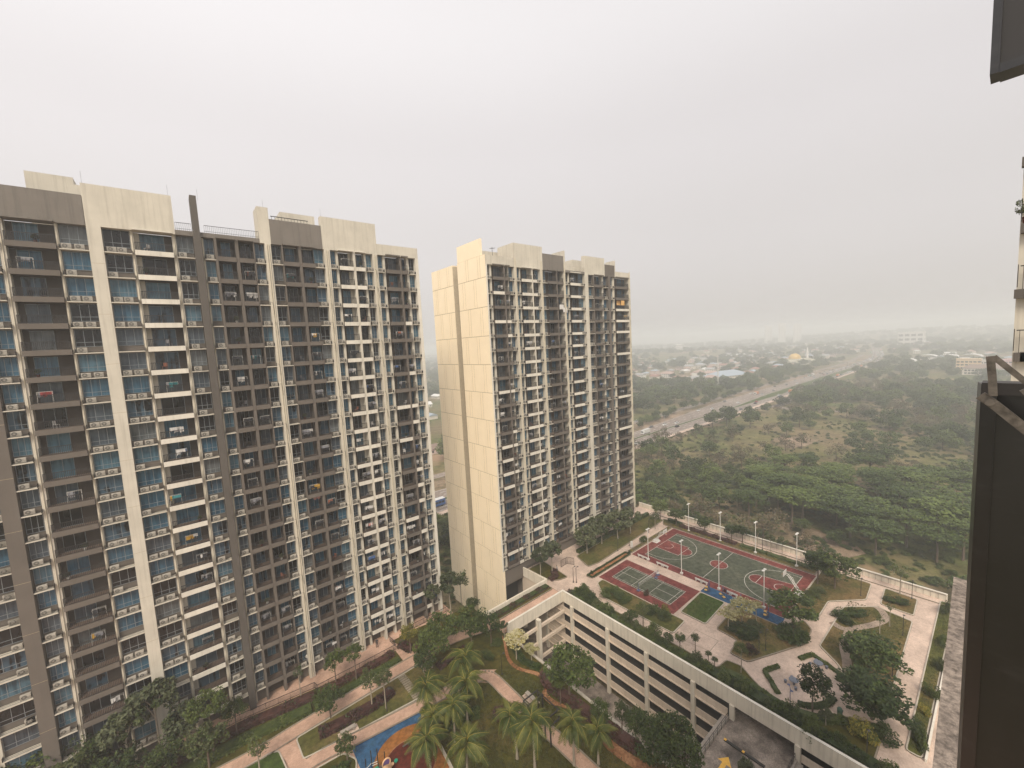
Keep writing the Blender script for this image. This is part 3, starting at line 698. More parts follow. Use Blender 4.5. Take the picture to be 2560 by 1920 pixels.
for s in ((69.6, 40.5, 69.6, 54.1), (75.7, 40.5, 75.7, 54.1), (70.06, 40.5, 70.06, 54.1), (75.24, 40.5, 75.24, 54.1), (69.6, 40.5, 75.7, 40.5), (69.6, 54.1, 75.7, 54.1),
          (69.6, 41.26, 75.7, 41.26), (69.6, 53.3, 75.7, 53.3), (69.6, 45.3, 75.7, 45.3), (69.6, 49.3, 75.7, 49.3), (72.65, 40.5, 72.65, 45.3), (72.65, 49.3, 72.65, 54.1)): seg_(ln, *s, w=.06)
struct(ln.build('court_lines', M['line']), 'white lines of the badminton court')
# paving inset squares drawn by darker joints
ln = MB()
LZ = PZ+.006
for s in ((62.6, 33.7, 66.5, 33.8), (66.5, 33.8, 66.6, 29.9), (66.6, 29.9, 63.3, 29.8), (62.6, 33.7, 63.3, 29.8)): seg_(ln, *s, w=.09)
struct(ln.build('paving_joint', M['darkkerb']), 'thin dark joint drawing a square in the beige paving')
# ---------------- boundary wall
bw = thing('boundary_wall', 'long pale boundary wall between the deck and the wild field', 'wall', (106.9, 6, PZ))
MB().box(0, 0, -14, .25, 66, 1.25).build('wall', M['cpwhite'], bw)
MB().box(-.05, 0, 1.25, .3, 66, 1.32).build('coping', M['white'], bw)
MB().box(-2.1, .02, -.02, -2.0, 60, .18).build('kerb', M['darkkerb'], bw)
b = MB()
for i in range(60): b.box(-.14, i+.2, 0, -.11, i+.23, 1.1)
b.box(-.15, .2, 1.08, -.1, 60, 1.13); b.build('railing', M['black'], bw)
ew = thing('side_wall', 'low white wall along the lawn strip at the right edge of the deck', 'wall', (64, 4.7, PZ))
MB().box(0, -.1, -.5, 42.8, .1, .45).build('wall', M['white'], ew)
# ---------------- void walls by the farther tower
vw = thing('parapet_wall', 'white cornered parapet wall around the sunken entrance at the cream end wall', 'wall', (41.5, 62.4, PZ))
b = MB(); b.prism([(0, -.12), (16.0, -.12), (16.4, .05), (16.3, .3), (15.8, 7.2), (15.55, 7.2), (15.85, .25), (0, .16)], -1.2, .95); b.build('wall', M['cpwhite'], vw)
MB().box(9.5, .2, -7.2, 10.3, 7.2, -5.4).build('beam', M['cpwhite'], vw)
MB().box(10.2, 3.0, -2.6, 15.8, 3.7, -1.9).build('beam', M['cpband'], vw)
sheet('sunken_drive', [(41.3, 62.6), (57.3, 62.6), (57.3, 70.5), (41.3, 70.5)], -58.0, 'ramp', .3, None, 'shaded drive sunk below the deck')
struct(MB().box(57.32, 57.3, GZ, 57.6, 70.3, PZ-.02).build('deck_edge_wall', M['cpband']), 'wall holding the deck beside the sunken drive')
struct(MB().box(106.5, -30, GZ, 106.9, 90, PZ-.62).build('deck_edge_wall', M['cpband']), 'wall holding the deck above the wild field')
struct(MB().box(58, 69.0, GZ, 107, 69.7, PZ-.62).build('deck_edge_wall', M['cpband']), 'wall holding the deck in front of the farther tower')
# ---------------- garden surfaces (left)
M['gbase'] = M['darklawn']
def gsheet(pts, mat, z, label, name='lawn'): return sheet(name, pts, PZ+z, mat, .03, None, label)
gsheet([(-60, 62.5), (24.7, 62.5), (24.7, 66.3), (19, 66.4), (12, 67.3), (2, 68.6), (-60, 68.8)], 'darklawn', -.02, 'planted slope between the terrace rail and the upper walk', 'planting_bed')
gsheet([(26.9, 60.9), (41.2, 60.9), (41.2, 67.5), (29.8, 69.0), (25.2, 69.0), (25.2, 63.3), (26.9, 62.9)], 'darklawn', -.02, 'planted ground under the tree group at the right end of the near tower', 'planting_bed')
gsheet([(25.5, 53.4), (33.2, 52.6), (35.2, 50.8), (41.1, 50.8), (41.1, 61.2), (27.2, 60.6)], 'darklawn', .02, 'lawn around the clump of trees by the bridge')
planter([(7.7, 56.1), (7.6, 60.0), (26.6, 60.5), (25.2, 53.6), (22.9, 54.3), (13.8, 55.3), (8.6, 55.9)], 'lawn', 'lawn bed of red hedge between the two garden walks', 'kerb')
planter([(-8, 55.4), (-8, 60.0), (4.6, 60.1), (5.6, 59.6), (6.0, 55.2)], 'greenlawn', 'small lawn at the bottom edge of the view by the path fork', 'kerb')
gsheet([(22.6, 51.9), (31.6, 50.5), (32.6, 49.4), (32.9, 32), (33.0, -25), (9, -25), (9, 41.5), (21.4, 41.8)], 'darklawn', .05, 'big lawn under the coconut palms')
gsheet([(34.6, 50.8), (34.6, -25), (41.1, -25), (41.1, 50.8)], 'darklawn', .03, 'lawn between the curving walk and the garden edge')
planter([(9.0, 53.7), (12.0, 53.4), (13.0, 51.4), (12.6, 50.2), (11.6, 49.0), (6, 48.8), (6, 53.6)], 'darklawn', 'dark bed beside the playground', 'kerb')
gsheet([(13.0, 53.4), (22.4, 52.1), (21.3, 50.0), (21.3, 41.8), (9, 41.8), (9, 48.8), (12.9, 49.5)], 'blue', .01, 'blue rubber floor of the playground', 'playground_floor')
def disc(cx, cy, r, z, mat, label, n=40, a0=0, a1=360):
    b = MB(); pts = [(cx+r*math.cos(rad(a0+(a1-a0)*i/n)), cy+r*math.sin(rad(a0+(a1-a0)*i/n)), PZ+z) for i in range(n)]
    b.face(pts); return struct(b.build('playground_floor', M[mat]), label)
disc(18.5, 46.6, 4.95, .016, 'orange', 'ochre rubber circle of the playground')
b = MB(); arcp = [(18.0+3.25*math.cos(2*math.pi*i/40), 46.4+3.25*math.sin(2*math.pi*i/40)) for i in range(40)]
disc(18.0, 46.4, 3.3, .021, 'soil', 'thin pale rim of the maroon circle'); disc(18.0, 46.4, 3.15, .026, 'maroon', 'maroon rubber circle of the playground')
struct(MB().prism([(21.3, 41.9), (21.6, 41.9), (22.7, 51.9), (22.4, 52.0)], PZ, PZ+.3).build('kerb', M['kerb']), 'kerb closing the playground on the palm side')
def soft_bed(pts, label, mat='soil', z=.07, name='planting_bed'):
    P = smooth_pts(pts+[pts[0]], 5)[:-1]; return gsheet([p[:2] for p in P], mat, z, label, name)
soft_bed([(39.4, 54.4), (37.6, 51.2), (37.5, 48.5), (39.0, 45.4), (38.6, 43.4), (37.1, 42.3), (36.9, 40.4), (37.6, 39.3), (38.6, 36.8), (38.7, 34.0), (37.6, 31), (38.5, 26), (41.1, 25), (41.1, 54)], 'orange soil bed winding along the garden edge')
soft_bed([(39.9, 54.4), (38.2, 51.2), (38.1, 48.6), (39.7, 45.5), (39.2, 43.6), (37.9, 42.0), (38.0, 39.8), (39.4, 36.6), (39.4, 34.2), (39.0, 30.6), (39.8, 26.4), (41.05, 26), (41.05, 54)], 'dark planted strip inside the orange soil bed', 'darklawn', .10)
for pts, w, lb in ((([(-20, 63.2), (1, 61.1), (8, 61.25), (18, 61.6), (27.8, 61.8), (34, 61.6), (42.2, 59.2)]), 2.1, 'upper pink walk of the garden'),
                   (([(5.0, 54.5), (9, 55.0), (14, 54.3), (22.4, 53.1), (28.5, 52.2), (31.8, 51.5), (33.4, 50.2), (33.55, 46), (33.5, 40), (33.9, 34), (34, 20), (34, -20)]), 1.75, 'curving pink walk through the palm garden')):
    sp = smooth_pts([Vector(p) for p in pts], 6); strip_path([tuple(p) for p in sp], w, PZ+.075, 'pavewarm', 'walk', lb)
    for s in (-1, 1):
        kb = MB(); 
        for i in range(len(sp)-1):
            a, c = Vector(sp[i]), Vector(sp[i+1]); t = (c-a).normalized(); n = Vector((-t.y, t.x))*s
            if lb.startswith('curving') and s > 0 and a.x < 9.4: continue
            q = [a+n*(w/2), c+n*(w/2), c+n*(w/2+.2), a+n*(w/2+.2)]
            if s > 0: q = q
            kb.face([(p.x, p.y, PZ+.16) for p in (q if s < 0 else q[::-1])]); kb.face([(q[0].x, q[0].y, PZ), (q[1].x, q[1].y, PZ), (q[1].x, q[1].y, PZ+.16), (q[0].x, q[0].y, PZ+.16)])
        struct(kb.build('kerb', M['darkkerb']), ('left ' if s > 0 else 'right ')+'kerb of the '+lb)
strip_path([(5.4, 59.9), (6.8, 58), (7.2, 55.2)], 1.8, PZ+.072, 'pavewarm', 'walk', 'short link between the two garden walks')
gsheet([(-60, 68.8), (2, 68.7), (12, 67.5), (19.5, 66.6), (24.7, 66.6), (24.7, 62.9), (27.8, 62.8), (24.9, 69.2), (37, 69.4), (37, 72), (-60, 72)], 'pavewarm', -.01, 'pink paved terrace at the foot of the near tower', 'terrace')
# stepping stones
stp = thing('stepping_stones', 'row of dark stepping slabs across the lawn beside the palms', 'stepping stones', (23.05, 54.3, PZ))
for i in range(13):
    MB().box(-.6, 0, .06, .6, .33, .13).build('stone', M['black' if 0 else 'darkkerb'], stp, (R.uniform(-.04, .04), i*.47, 0))
# terrace rails
def railing(name, label, pts, z=PZ, h=1.0):
    t_ = thing(name, label, 'railing', (pts[0][0], pts[0][1], z)); x0, y0 = pts[0]
    for i in range(len(pts)-1):
        a, c = Vector(pts[i]), Vector(pts[i+1]); L = (c-a).length; b = MB()
        b.box(0, -.03, h-.06, L, .03, h).box(0, -.02, .1, L, .02, .14)
        n = max(2, int(L/.16))
        for q in range(n+1):
            w = .03 if q % 10 == 0 else .012
            b.box(L*q/n-w, -w, 0, L*q/n+w, w, h-.05)
        b.build('rail_section', M['black'], t_, (a.x-x0, a.y-y0, 0), math.atan2((c-a).y, (c-a).x))
    return t_
railing('terrace_railing', 'long black railing along the terrace of the near tower', [(-20, 68.85), (2.2, 68.7), (11.9, 67.4), (12.1, 66.5), (19.5, 66.4), (24.9, 66.4)])
railing('terrace_railing', 'short black railing beside the entrance plaza of the near tower', [(24.9, 69.1), (25.1, 67.2)])
railing('terrace_railing', 'black railing in front of the palms at the near tower end', [(28.5, 69.3), (37.2, 69.3)])
railing('entrance_gate', 'black metal gate at the foot of the farther tower', [(64.4, 64.6), (66.6, 64.7), (67.3, 63.2)], h=1.7)
railing('terrace_railing', 'railing beside the palms at the farther tower end', [(58.0, 69.2), (63.2, 69.0)])
# ================================================================ VEGETATION
def leafmat(name, stops, rough=0.6, trans=0.25):
    m, t, p = newmat(name)
    oi = N(t, 'ShaderNodeObjectInfo'); f = noise(t, 1.3, 3); 
    mu = N(t, 'ShaderNodeMath', operation='MULTIPLY_ADD'); mu.inputs[1].default_value = 0.30; t.links.new(oi.outputs['Random'], mu.inputs[0])
    m2 = N(t, 'ShaderNodeMath', operation='MULTIPLY'); m2.inputs[1].default_value = 0.8; t.links.new(f, m2.inputs[0]); t.links.new(m2.outputs[0], mu.inputs[2])
    r = ramp(t, stops); t.links.new(mu.outputs[0], r.inputs[0]); t.links.new(r.outputs[0], p.inputs['Base Color'])
    p.inputs['Roughness'].default_value = rough; p.inputs['Specular IOR Level'].default_value = 0.25
    return m
LM = {
 'dark': leafmat('leaf_dark_green', [(0.3, (0.010, 0.020, 0.005)), (0.5, (0.026, 0.042, 0.010)), (0.75, (0.06, 0.08, 0.02))]),
 'mid': leafmat('leaf_mid_green', [(0.3, (0.018, 0.034, 0.006)), (0.5, (0.044, 0.068, 0.013)), (0.75, (0.10, 0.125, 0.028))]),
 'olive': leafmat('leaf_olive', [(0.3, (0.035, 0.045, 0.018)), (0.5, (0.06, 0.072, 0.028)), (0.75, (0.10, 0.11, 0.045))]),
 'fan': leafmat('leaf_fan_palm', [(0.3, (0.035, 0.045, 0.022)), (0.5, (0.065, 0.078, 0.038)), (0.75, (0.11, 0.12, 0.062))]),
 'yellow': leafmat('leaf_yellow_green', [(0.3, (0.09, 0.09, 0.014)), (0.5, (0.18, 0.16, 0.025)), (0.75, (0.30, 0.24, 0.045))]),
 'cream': leafmat('leaf_variegated_cream', [(0.3, (0.20, 0.19, 0.09)), (0.5, (0.34, 0.31, 0.16)), (0.75, (0.50, 0.45, 0.27))]),
 'red': leafmat('leaf_dark_red', [(0.3, (0.022, 0.010, 0.010)), (0.5, (0.048, 0.020, 0.018)), (0.75, (0.085, 0.04, 0.032))]),
 'wild': leafmat('leaf_wild_green', [(0.28, (0.024, 0.042, 0.009)), (0.5, (0.058, 0.088, 0.019)), (0.75, (0.12, 0.16, 0.036))]),
 'dry': leafmat('leaf_dry_brown', [(0.28, (0.06, 0.045, 0.025)), (0.5, (0.10, 0.075, 0.042)), (0.75, (0.14, 0.11, 0.065))]),
 'coco': leafmat('leaf_coconut', [(0.3, (0.024, 0.040, 0.008)), (0.5, (0.050, 0.068, 0.012)), (0.75, (0.11, 0.115, 0.022))]),
 'rib': simple('palm_rib_yellow', (0.27, 0.205, 0.04), 0.6),
}
BARK = simple('bark', (0.13, 0.095, 0.07), 0.9); PALE = simple('pale_bark', (0.30, 0.255, 0.20), 0.9)
def rvec(rr, flat=1.0):
    while True:
        v = Vector((rr.uniform(-1, 1), rr.uniform(-1, 1), rr.uniform(-1, 1)))
        if 0.05 < v.length < 1: return v
def leaf(b, rr, c, s, tilt=.9, asp=.55, mi=0):
    n = Vector((rr.gauss(0, tilt), rr.gauss(0, tilt), 1)).normalized(); a = n.orthogonal().normalized(); q = rr.uniform(0, 6.283)
    d = n.cross(a); x = a*math.cos(q)+d*math.sin(q); y = n.cross(x)
    k = len(b.v); w = s*asp
    b.v += [tuple(c-x*s), tuple(c+y*w-x*s*.1), tuple(c+x*s), tuple(c-y*w-x*s*.1)]
    b.f.append((k, k+1, k+2, k+3)); b.m.append(mi)
def crown_mesh(kind, mats, seed, r=1.0, nclump=38, per=72, ls=.066, flat=.75, shell=.55, layered=False, tilt=.9):
    """unit crown (radius 1, centre at z=0) of leaf-sized faces gathered in uneven clumps"""
    rr = random.Random(seed); b = MB(); cs = []
    lob = [(rr.uniform(0, 6.28), rr.uniform(.5, 1)) for _ in range(4)]
    for i in range(nclump):
        v = rvec(rr).normalized()*rr.uniform(shell, 1.0)
        th = math.atan2(v.y, v.x); q = .8+.2*max(math.cos(th-a)*w for a, w in lob)
        if layered:
            lay = rr.choice((-.35, -.05, .2, .42)); rad_ = math.sqrt(rr.random())*(1.0-.45*max(0, lay)); a = rr.uniform(0, 6.283)
            c = Vector((math.cos(a)*rad_*q, math.sin(a)*rad_*q, lay*flat+rr.uniform(-.05, .05)-.12*rad_*rad_))
        else:
            c = Vector((v.x*q, v.y*q, v.z*flat)); 
            if c.z < -.35*flat: c.z *= .6
        cs.append((c, rr.uniform(.16, .34)))
    for c, cr in cs:
        for j in range(per):
            v = rvec(rr); v = v.normalized()*(v.length**.4)*cr
            if layered: v.z *= .28
            leaf(b, rr, c+v, ls*rr.uniform(.6, 1.35), tilt if not layered else .45, mi=0 if rr.random() < (.9 if cr > .24 else .45) or len(mats) == 1 else 1)
    return b.mesh('crown', mats)
def trunk_mesh(h, r, cr, seed, bark, lean=.0, forks=5, crown_c=None):
    rr = random.Random(seed); b = MB(); top = Vector((lean, 0, h))
    mid = Vector((lean*.3, rr.uniform(-.1, .1)*h*.3, h*.5))
    b.path([(0, 0, -.1), tuple(mid), tuple(top)], [r, r*.8, r*.62], 7)
    for i in range(forks):
        a = 6.283*i/forks+rr.uniform(-.4, .4); e = top+Vector((math.cos(a)*cr*.55, math.sin(a)*cr*.55, cr*rr.uniform(.2, .55))); m = (top*.5+e*.5)+Vector((0, 0, cr*.1))
        s0 = mid.lerp(top, rr.uniform(.4, 1)); b.path([tuple(s0), tuple(m), tuple(e)], [r*.5, r*.32, r*.12], 5)
    return b.mesh('trunk', bark)
CR = {}
def crown(kind, i):
    def f():
        s = hash_(kind)+i*17
        if kind == 'round': return crown_mesh(kind, [LM['mid'], LM['dark']], s)
        if kind == 'darkround': return crown_mesh(kind, [LM['dark'], LM['mid']], s)
        if kind == 'olive': return crown_mesh(kind, [LM['olive'], LM['mid']], s)
        if kind == 'fanlayer': return crown_mesh(kind, [LM['dark'], LM['mid']], s, nclump=74, per=58, ls=.06, flat=.62, layered=True)
        if kind == 'fanpalm': return crown_mesh(kind, [LM['fan'], LM['dark']], s, nclump=26, per=80, ls=.11, flat=.9, shell=.7, tilt=1.3)
        if kind == 'cream': return crown_mesh(kind, [LM['cream'], LM['yellow']], s, nclump=46, per=40, ls=.075, flat=.6, layered=True)
        if kind == 'yellow': return crown_mesh(kind, [LM['yellow'], LM['mid']], s, ls=.06)
        if kind == 'red': return crown_mesh(kind, [LM['red'], LM['dark']], s, nclump=26, per=40, ls=.10)
        if kind == 'sparse': return crown_mesh(kind, [LM['olive'], LM['mid']], s, nclump=20, per=26, ls=.09, flat=.9, shell=.35)
    return cached(('crown', kind, i), f)
def hash_(s): return sum(ord(c)*(i+3) for i, c in enumerate(s))
def tree(u, v, r, hc, kind, label, group=None, z=PZ, bark=None, name='tree', flat=1.0, cat='tree', tr=None, lean=0):
    t_ = thing(name, label, cat, (u, v, z), 0, group)
    c = put(crown(kind, R.randrange(2)), 'crown', t_, (lean, 0, hc), R.uniform(0, 6.28), (r, r, r*flat))
    th = max(.3, hc-r*.45*flat)
    put(trunk_mesh(th, tr or max(.06, .035*r+.05), r, R.randrange(9999), bark or BARK, lean), 'trunk', t_)
    return t_
def shrub(u, v, rx, ry, h, kind, label, group=None, z=PZ, cat='shrub', name='shrub', rz=None):
    o = put(crown(kind, R.randrange(2)), name, None, (u, v, z+h*.42), R.uniform(0, 6.28) if rz is None else rz, (rx, ry, h*.75))
    return tag(o, label, cat, group)
T_ = [
 (97.2,20.8,3.8,4.6,'darkround','big dark tree on the lawn behind the right-hand hoop',.75),
 (96.9,23.6,3.0,5.2,'darkround','darker tree rising behind the big dark tree at the boundary wall',.8),
 (79.0,22.6,4.1,4.3,'round','wide green tree hiding the near corner of the basketball court',.62),
 (73.3,28.8,2.2,4.0,'cream','tallest cream-leaved tree at the end of the blue strip',.75),
 (70.6,30.0,1.7,3.0,'cream','pale cream-leaved tree leaning over the plaza edge, left of its taller twin',.7),
 (76.4,27.6,1.1,3.2,'cream','smallest cream-leaved tree beside the blue strip',.7),
 (62.3,24.6,1.0,3.9,'round','slim pale-trunked tree at the planter edge left of the dark red shrub',1.1),
 (103.6,12.1,1.9,4.7,'sparse','thin light tree standing in the small square lawn',.75),
 (76.6,11.4,3.9,3.6,'fanlayer','flat layered tree in the middle of the large lawn',.9),
 (66.6,10.0,4.1,4.2,'fanlayer','biggest fan-shaped layered tree beside the long walk',.95),
 (61.8,15.3,2.1,4.6,'darkround','dark tree standing by the round hedge of the plaza',1.25),
 (90.8,11.7,.7,3.6,'sparse','thin sapling with reddish leaves beside the square lawn',1),
 (86.9,12.4,.8,3.1,'sparse','bare-looking sapling where the pebble paths meet',1),
 (60.4,40.4,1.25,3.6,'olive','greyish tree above the narrow path below the badminton court',1.15),
 (59.0,41.9,1.2,2.2,'round','low round tree left of the greyish tree behind the white beam',1),
 (59.3,37.4,1.3,1.9,'darkround','dark round-headed tree behind the beam below the path bend',1),
 (59.1,34.8,1.0,1.8,'darkround','small dark tree right beside the dark round-headed tree',1),
 (59.5,32.9,.85,2.6,'round','neat round tree at the edge of the paved square',1.1),
 (61.2,31.2,.7,2.7,'round','spindly young tree on the paved square',1.1),
 (60.4,28.7,.5,1.8,'round','left one of the two small topiary trees on the paving',1),
 (59.9,27.5,.5,1.8,'round','right one of the two small topiary trees on the paving',1),
 (61.2,13.7,.75,1.7,'fanpalm','small spiky palm at the bottom edge of the plaza',1),
 (102.7,49.5,2.3,3.2,'round','first tree from the left behind the far court lamps',.7),
 (103.6,43.2,2.0,3.1,'darkround','second tree from the left behind the far court lamps',.75),
 (104.4,40.9,1.9,3.2,'darkround','third tree from the left behind the far court lamps',.75),
 (105.2,37.8,.9,3.6,'sparse','thin leaning tree fourth along the far side of the court',.9),
 (104.6,34.7,1.0,3.2,'fanpalm','first of two small palms by the boundary wall',.9),
 (104.9,32.4,1.1,3.2,'fanpalm','second of two small palms by the boundary wall, nearer the lawn',.9),
 (102.1,57.1,2.3,3.2,'round','bushy tree at the far corner of the basketball court',.8),
 (96.4,60.0,2.0,3.6,'sparse','airy tree over the far end of the straight walk',.8),
 (102.4,62.0,2.2,3.8,'round','tree in the far corner where boundary wall and tower meet',.8),
 (104.1,25.5,2.0,2.4,'darkround','low dark tree between the far court corner and the boundary wall',.9),
 (37.0,68.1,2.4,6.2,'fanpalm','tallest fan palm at the right end of the near tower',.85),
 (33.9,69.6,1.5,5.2,'fanpalm','slimmer fan palm standing close to the near tower corner',.85),
 (40.4,69.6,2.3,5.4,'sparse','feathery light tree against the cream end wall',.8),
 (35.4,58.5,2.9,4.2,'round','middle tree of the dense clump by the bridge walk',.9),
 (31.0,60.4,2.9,4.3,'round','back left tree of the dense clump by the bridge walk',.9),
 (27.6,58.4,2.9,4.2,'round','front left tree of the dense clump with three pale trunks',.9),
 (37.6,55.6,2.3,4.0,'round','right hand tree of the dense clump, nearest the bridge',.9),
 (39.5,64.0,1.4,3.2,'darkround','dark rounded tree at the foot of the cream end wall',.8),
 (58.7,65.5,1.9,4.6,'fanpalm','left fan palm of the pair beside the white parapet corner',.9),
 (61.3,64.4,2.4,5.2,'fanpalm','right and bigger fan palm of the pair beside the white parapet corner',.9),
 (73.5,64.5,3.0,4.2,'fanpalm','fan palm clump nearest the gate in front of the farther tower',.8),
 (79.8,65.0,3.4,4.6,'fanpalm','second fan palm clump in front of the farther tower',.8),
 (84.9,63.8,3.4,4.7,'fanpalm','third fan palm clump in front of the farther tower',.8),
 (89.7,63.2,2.9,4.7,'fanpalm','fourth fan palm clump, at the right corner of the farther tower',.8),
 (38.8,50.2,1.9,4.0,'cream','pale yellow-cream tree beside the bridge beam',.7),
 (40.2,48.0,1.2,2.6,'cream','low cream-leaved tree hanging over the lightwell beam',.6),
 (40.0,54.9,.7,3.1,'fanpalm','tiny crowned palm at the end of the bridge beam',.9),
 (39.5,39.0,3.7,5.0,'round','broad tree standing in front of the car park bands',.95),
 (38.0,39.4,1.3,3.9,'round','slimmer bright green tree under the broad tree at the car park',1.2),
 (38.5,32.4,1.4,3.6,'round','round bright green tree in the red hedge',1),
 (40.1,30.3,1.1,4.0,'olive','narrow dark-leaved tree right of the round bright green tree',1.35),
 (41.0,26.7,1.9,4.0,'darkround','dark tree at the far end of the red hedge before the ramp',.95),
 (39.6,25.2,2.1,3.2,'darkround','large dark tree at the bottom edge left of the ramp',.95),
 (41.6,22.6,2.4,3.1,'darkround','large dark tree overlapping the foot of the ramp',.95),
 (14.6,65.6,1.6,4.2,'round','leafy young tree close to the terrace railing',1),
 (17.4,64.6,1.5,4.6,'round','leafy young tree at the corner of the terrace railing',.9),
 (17.3,57.5,1.7,5.0,'sparse','thin flowering tree with pale trunk in the red hedge bed',1),
 (18.8,56.1,1.3,4.9,'olive','thin grey-green tree next to the pale-trunked one in the hedge bed',1.1),
 (12.2,60.0,2.0,3.0,'round','round tree overhanging the upper walk',1),
 (11.9,51.6,1.3,2.6,'round','light green tree beside the playground bed',1.1),
 (26.4,63.8,1.7,4.1,'yellow','yellow-green tree beside the entrance plaza',.9),
 (3.2,58.7,1.5,3.0,'sparse','nearly bare tree over the fork of the walks',1),
 (9.8,66.9,.9,4.5,'sparse','bare thin tree against the near tower base',1.3),
 (-1.1,65.1,2.3,7.0,'round','tall leafy tree in front of the brown fin of the near tower',.9),
 (-1.7,63.4,2.7,4.0,'olive','lower bushy tree under the tall leafy tree',.8),
 (-17.0,73.0,3.6,5.6,'darkround','dark tree mass in the lower left corner of the view',.8),
 (-20.5,71.5,3.2,5.6,'darkround','dark tree at the very left bottom edge',.8),
 (-13.0,69.5,2.6,5.2,'darkround','dark tree right of the lower left corner mass',.9),
]
T_ += [
 (-10.5,65.5,3.0,4.4,'darkround','dark tree left of the two fan palms at the bottom edge',.8),
 (-6.0,64.5,2.4,3.8,'darkround','dark bushy tree at the foot of the two fan palms',.85),
 (-14.5,66.8,3.2,4.6,'olive','grey-green tree in the mass at the lower left',.8),
 (1.6,66.4,1.6,3.8,'round','small round tree against the terrace railing right of the tall leafy tree',.9),
 (-3.6,66.6,2.2,5.6,'fanpalm','third, lower fan palm right of the pair at the bottom edge',.85),
 (25.6,57.0,1.9,3.6,'darkround','dark tree in front of the clump, above the coconut palms',.9),
 (42.9,24.8,2.3,3.6,'darkround','rightmost dark tree mass before the ramp railing',.9),
 (40.6,28.6,1.6,3.4,'round','lighter tree wedged between the dark trees before the ramp',1),
]
for u, v, r, hc, kind, lab, fl in T_:
    bark = PALE if kind in ('fanpalm', 'sparse', 'cream') or 'pale' in lab else BARK
    tree(u, v, r, hc, kind, lab, flat=fl, bark=bark, lean=.5 if 'leaning' in lab else 0)
for u, v, r, h, lab in ((-6.4, 68.0, 2.6, 9.2, 'taller of two fan palms before the cream column of the near tower'), (-9.2, 67.0, 2.3, 8.0, 'shorter of two fan palms left of the cream column of the near tower')):
    tree(u, v, r, h, 'fanpalm', lab, bark=PALE, flat=.8)
# shrubs
rr_h = random.Random(55)
ORD = lambda n: '%d%s' % (n, 'th' if 10 <= n % 100 <= 20 else {1: 'st', 2: 'nd', 3: 'rd'}.get(n % 10, 'th'))
S_ = [
 (76.2,21.6,3.4,2.6,1.7,'darkround','dark round shrub bed under the wide green tree'),
 (71.4,27.8,2.8,2.4,1.3,'darkround','low oval shrub bed under the cream-leaved trees'),
 (74.2,27.2,1.8,1.5,1.0,'olive','right lobe of the low shrub bed near the blue strip'),
 (67.4,25.3,1.1,1.1,1.6,'red','dark red shrub on the dry lawn by the two black lamp posts'),
 (89.2,16.9,3.3,1.3,1.4,'round','long leafy shrub with arching branches at the top of the large lawn'),
 (86.9,17.1,1.8,1.1,1.2,'darkround','rounder leafy shrub at the left of the long arching one'),
 (99.8,12.1,2.0,1.5,1.1,'round','leafy shrub inside the small square lawn'),
 (62.7,10.1,1.7,1.7,2.2,'yellow','round yellow-leaved bush near the long walk'),
 (64.0,49.8,1.5,2.6,1.8,'round','big grassy shrub below the badminton court'),
 (63.9,47.0,1.2,1.8,1.7,'round','right end of the big grassy shrub row'),
 (64.9,41.6,1.4,1.8,1.8,'darkround','dark shrub in the middle of the long lawn'),
 (64.9,39.0,1.3,1.4,1.6,'darkround','dark shrub at the end of the long lawn'),
 (67.0,39.9,.8,.9,1.7,'yellow','yellow-green shrub at the corner of the red badminton border'),
 (69.0,45.2,.5,1.1,1.2,'dry' if 0 else 'red','reddish twiggy shrub over the badminton border'),
 (91.4,23.0,1.5,1.1,1.3,'olive','shrub behind the right-hand hoop base'),
 (93.6,22.4,1.4,1.2,1.2,'dry' if 0 else 'olive','brownish shrub next to the one behind the hoop base'),
 (88.0,58.2,1.3,.8,1.5,'round','round clipped bush at the end of the orange bed'),
 (57.9,55.9,.9,1.0,1.4,'red','dark red bush at the corner of the white beam'),
 (59.9,54.4,1.5,1.7,2.2,'darkround','dark green bush right behind the beam corner'),
 (58.9,51.2,1.4,1.9,2.2,'darkround','second dark bush along the beam'),
 (58.7,47.2,1.2,1.6,2.0,'round','third bush along the beam with light leaves'),
 (30.3,43.6,1.05,1.5,1.7,'red','round dark red bush on the palm lawn'),
 (35.6,53.9,1.8,.8,1.0,'darkround','dark low shrub beside the clump of trees'),
 (38.2,55.0,1.4,.6,1.3,'darkround','dark clipped hedge at the bridge end'),
 (26.6,49.3,1.7,1.1,1.6,'darkround','dark bush behind the coconut palms'),
 (47.6,18.2,.9,.9,1.2,'fanpalm','spiky agave at the bottom edge over the ramp'),
 (76.5,5.3,1.2,.8,2.0,'round','leafy bush halfway along the right lawn strip'),
 (90.6,5.3,1.0,.6,2.0,'round','bush farther up the right lawn strip'),
 (102.2,5.8,1.5,.7,2.2,'olive','bush at the far end of the right lawn strip'),
 (84.0,5.2,1.2,.6,1.8,'darkround','dark bush between the others on the right lawn strip'),
 (72.5,5.6,.8,.7,1.2,'yellow','small yellow-green bush on the right lawn strip'),
 (58.9,7.0,1.1,1.1,1.7,'round','bright bush at the bottom edge beside the long walk'),
 (67.6,5.6,3.4,.75,1.2,'darkround','dark hedge filling the near end of the right lawn strip'),
 (64.3,8.4,1.6,1.5,1.9,'darkround','dark bush under the fan-shaped tree'),
 (80.6,57.4,.5,.5,.7,'darkround','small bush at the right end of the orange bed'),
 (67.2,57.9,.35,.35,.9,'round','tiny round bush at the left part of the orange bed'),
]
for u, v, rx, ry, h, k, lab in S_: shrub(u, v, rx, ry, h, k, lab)
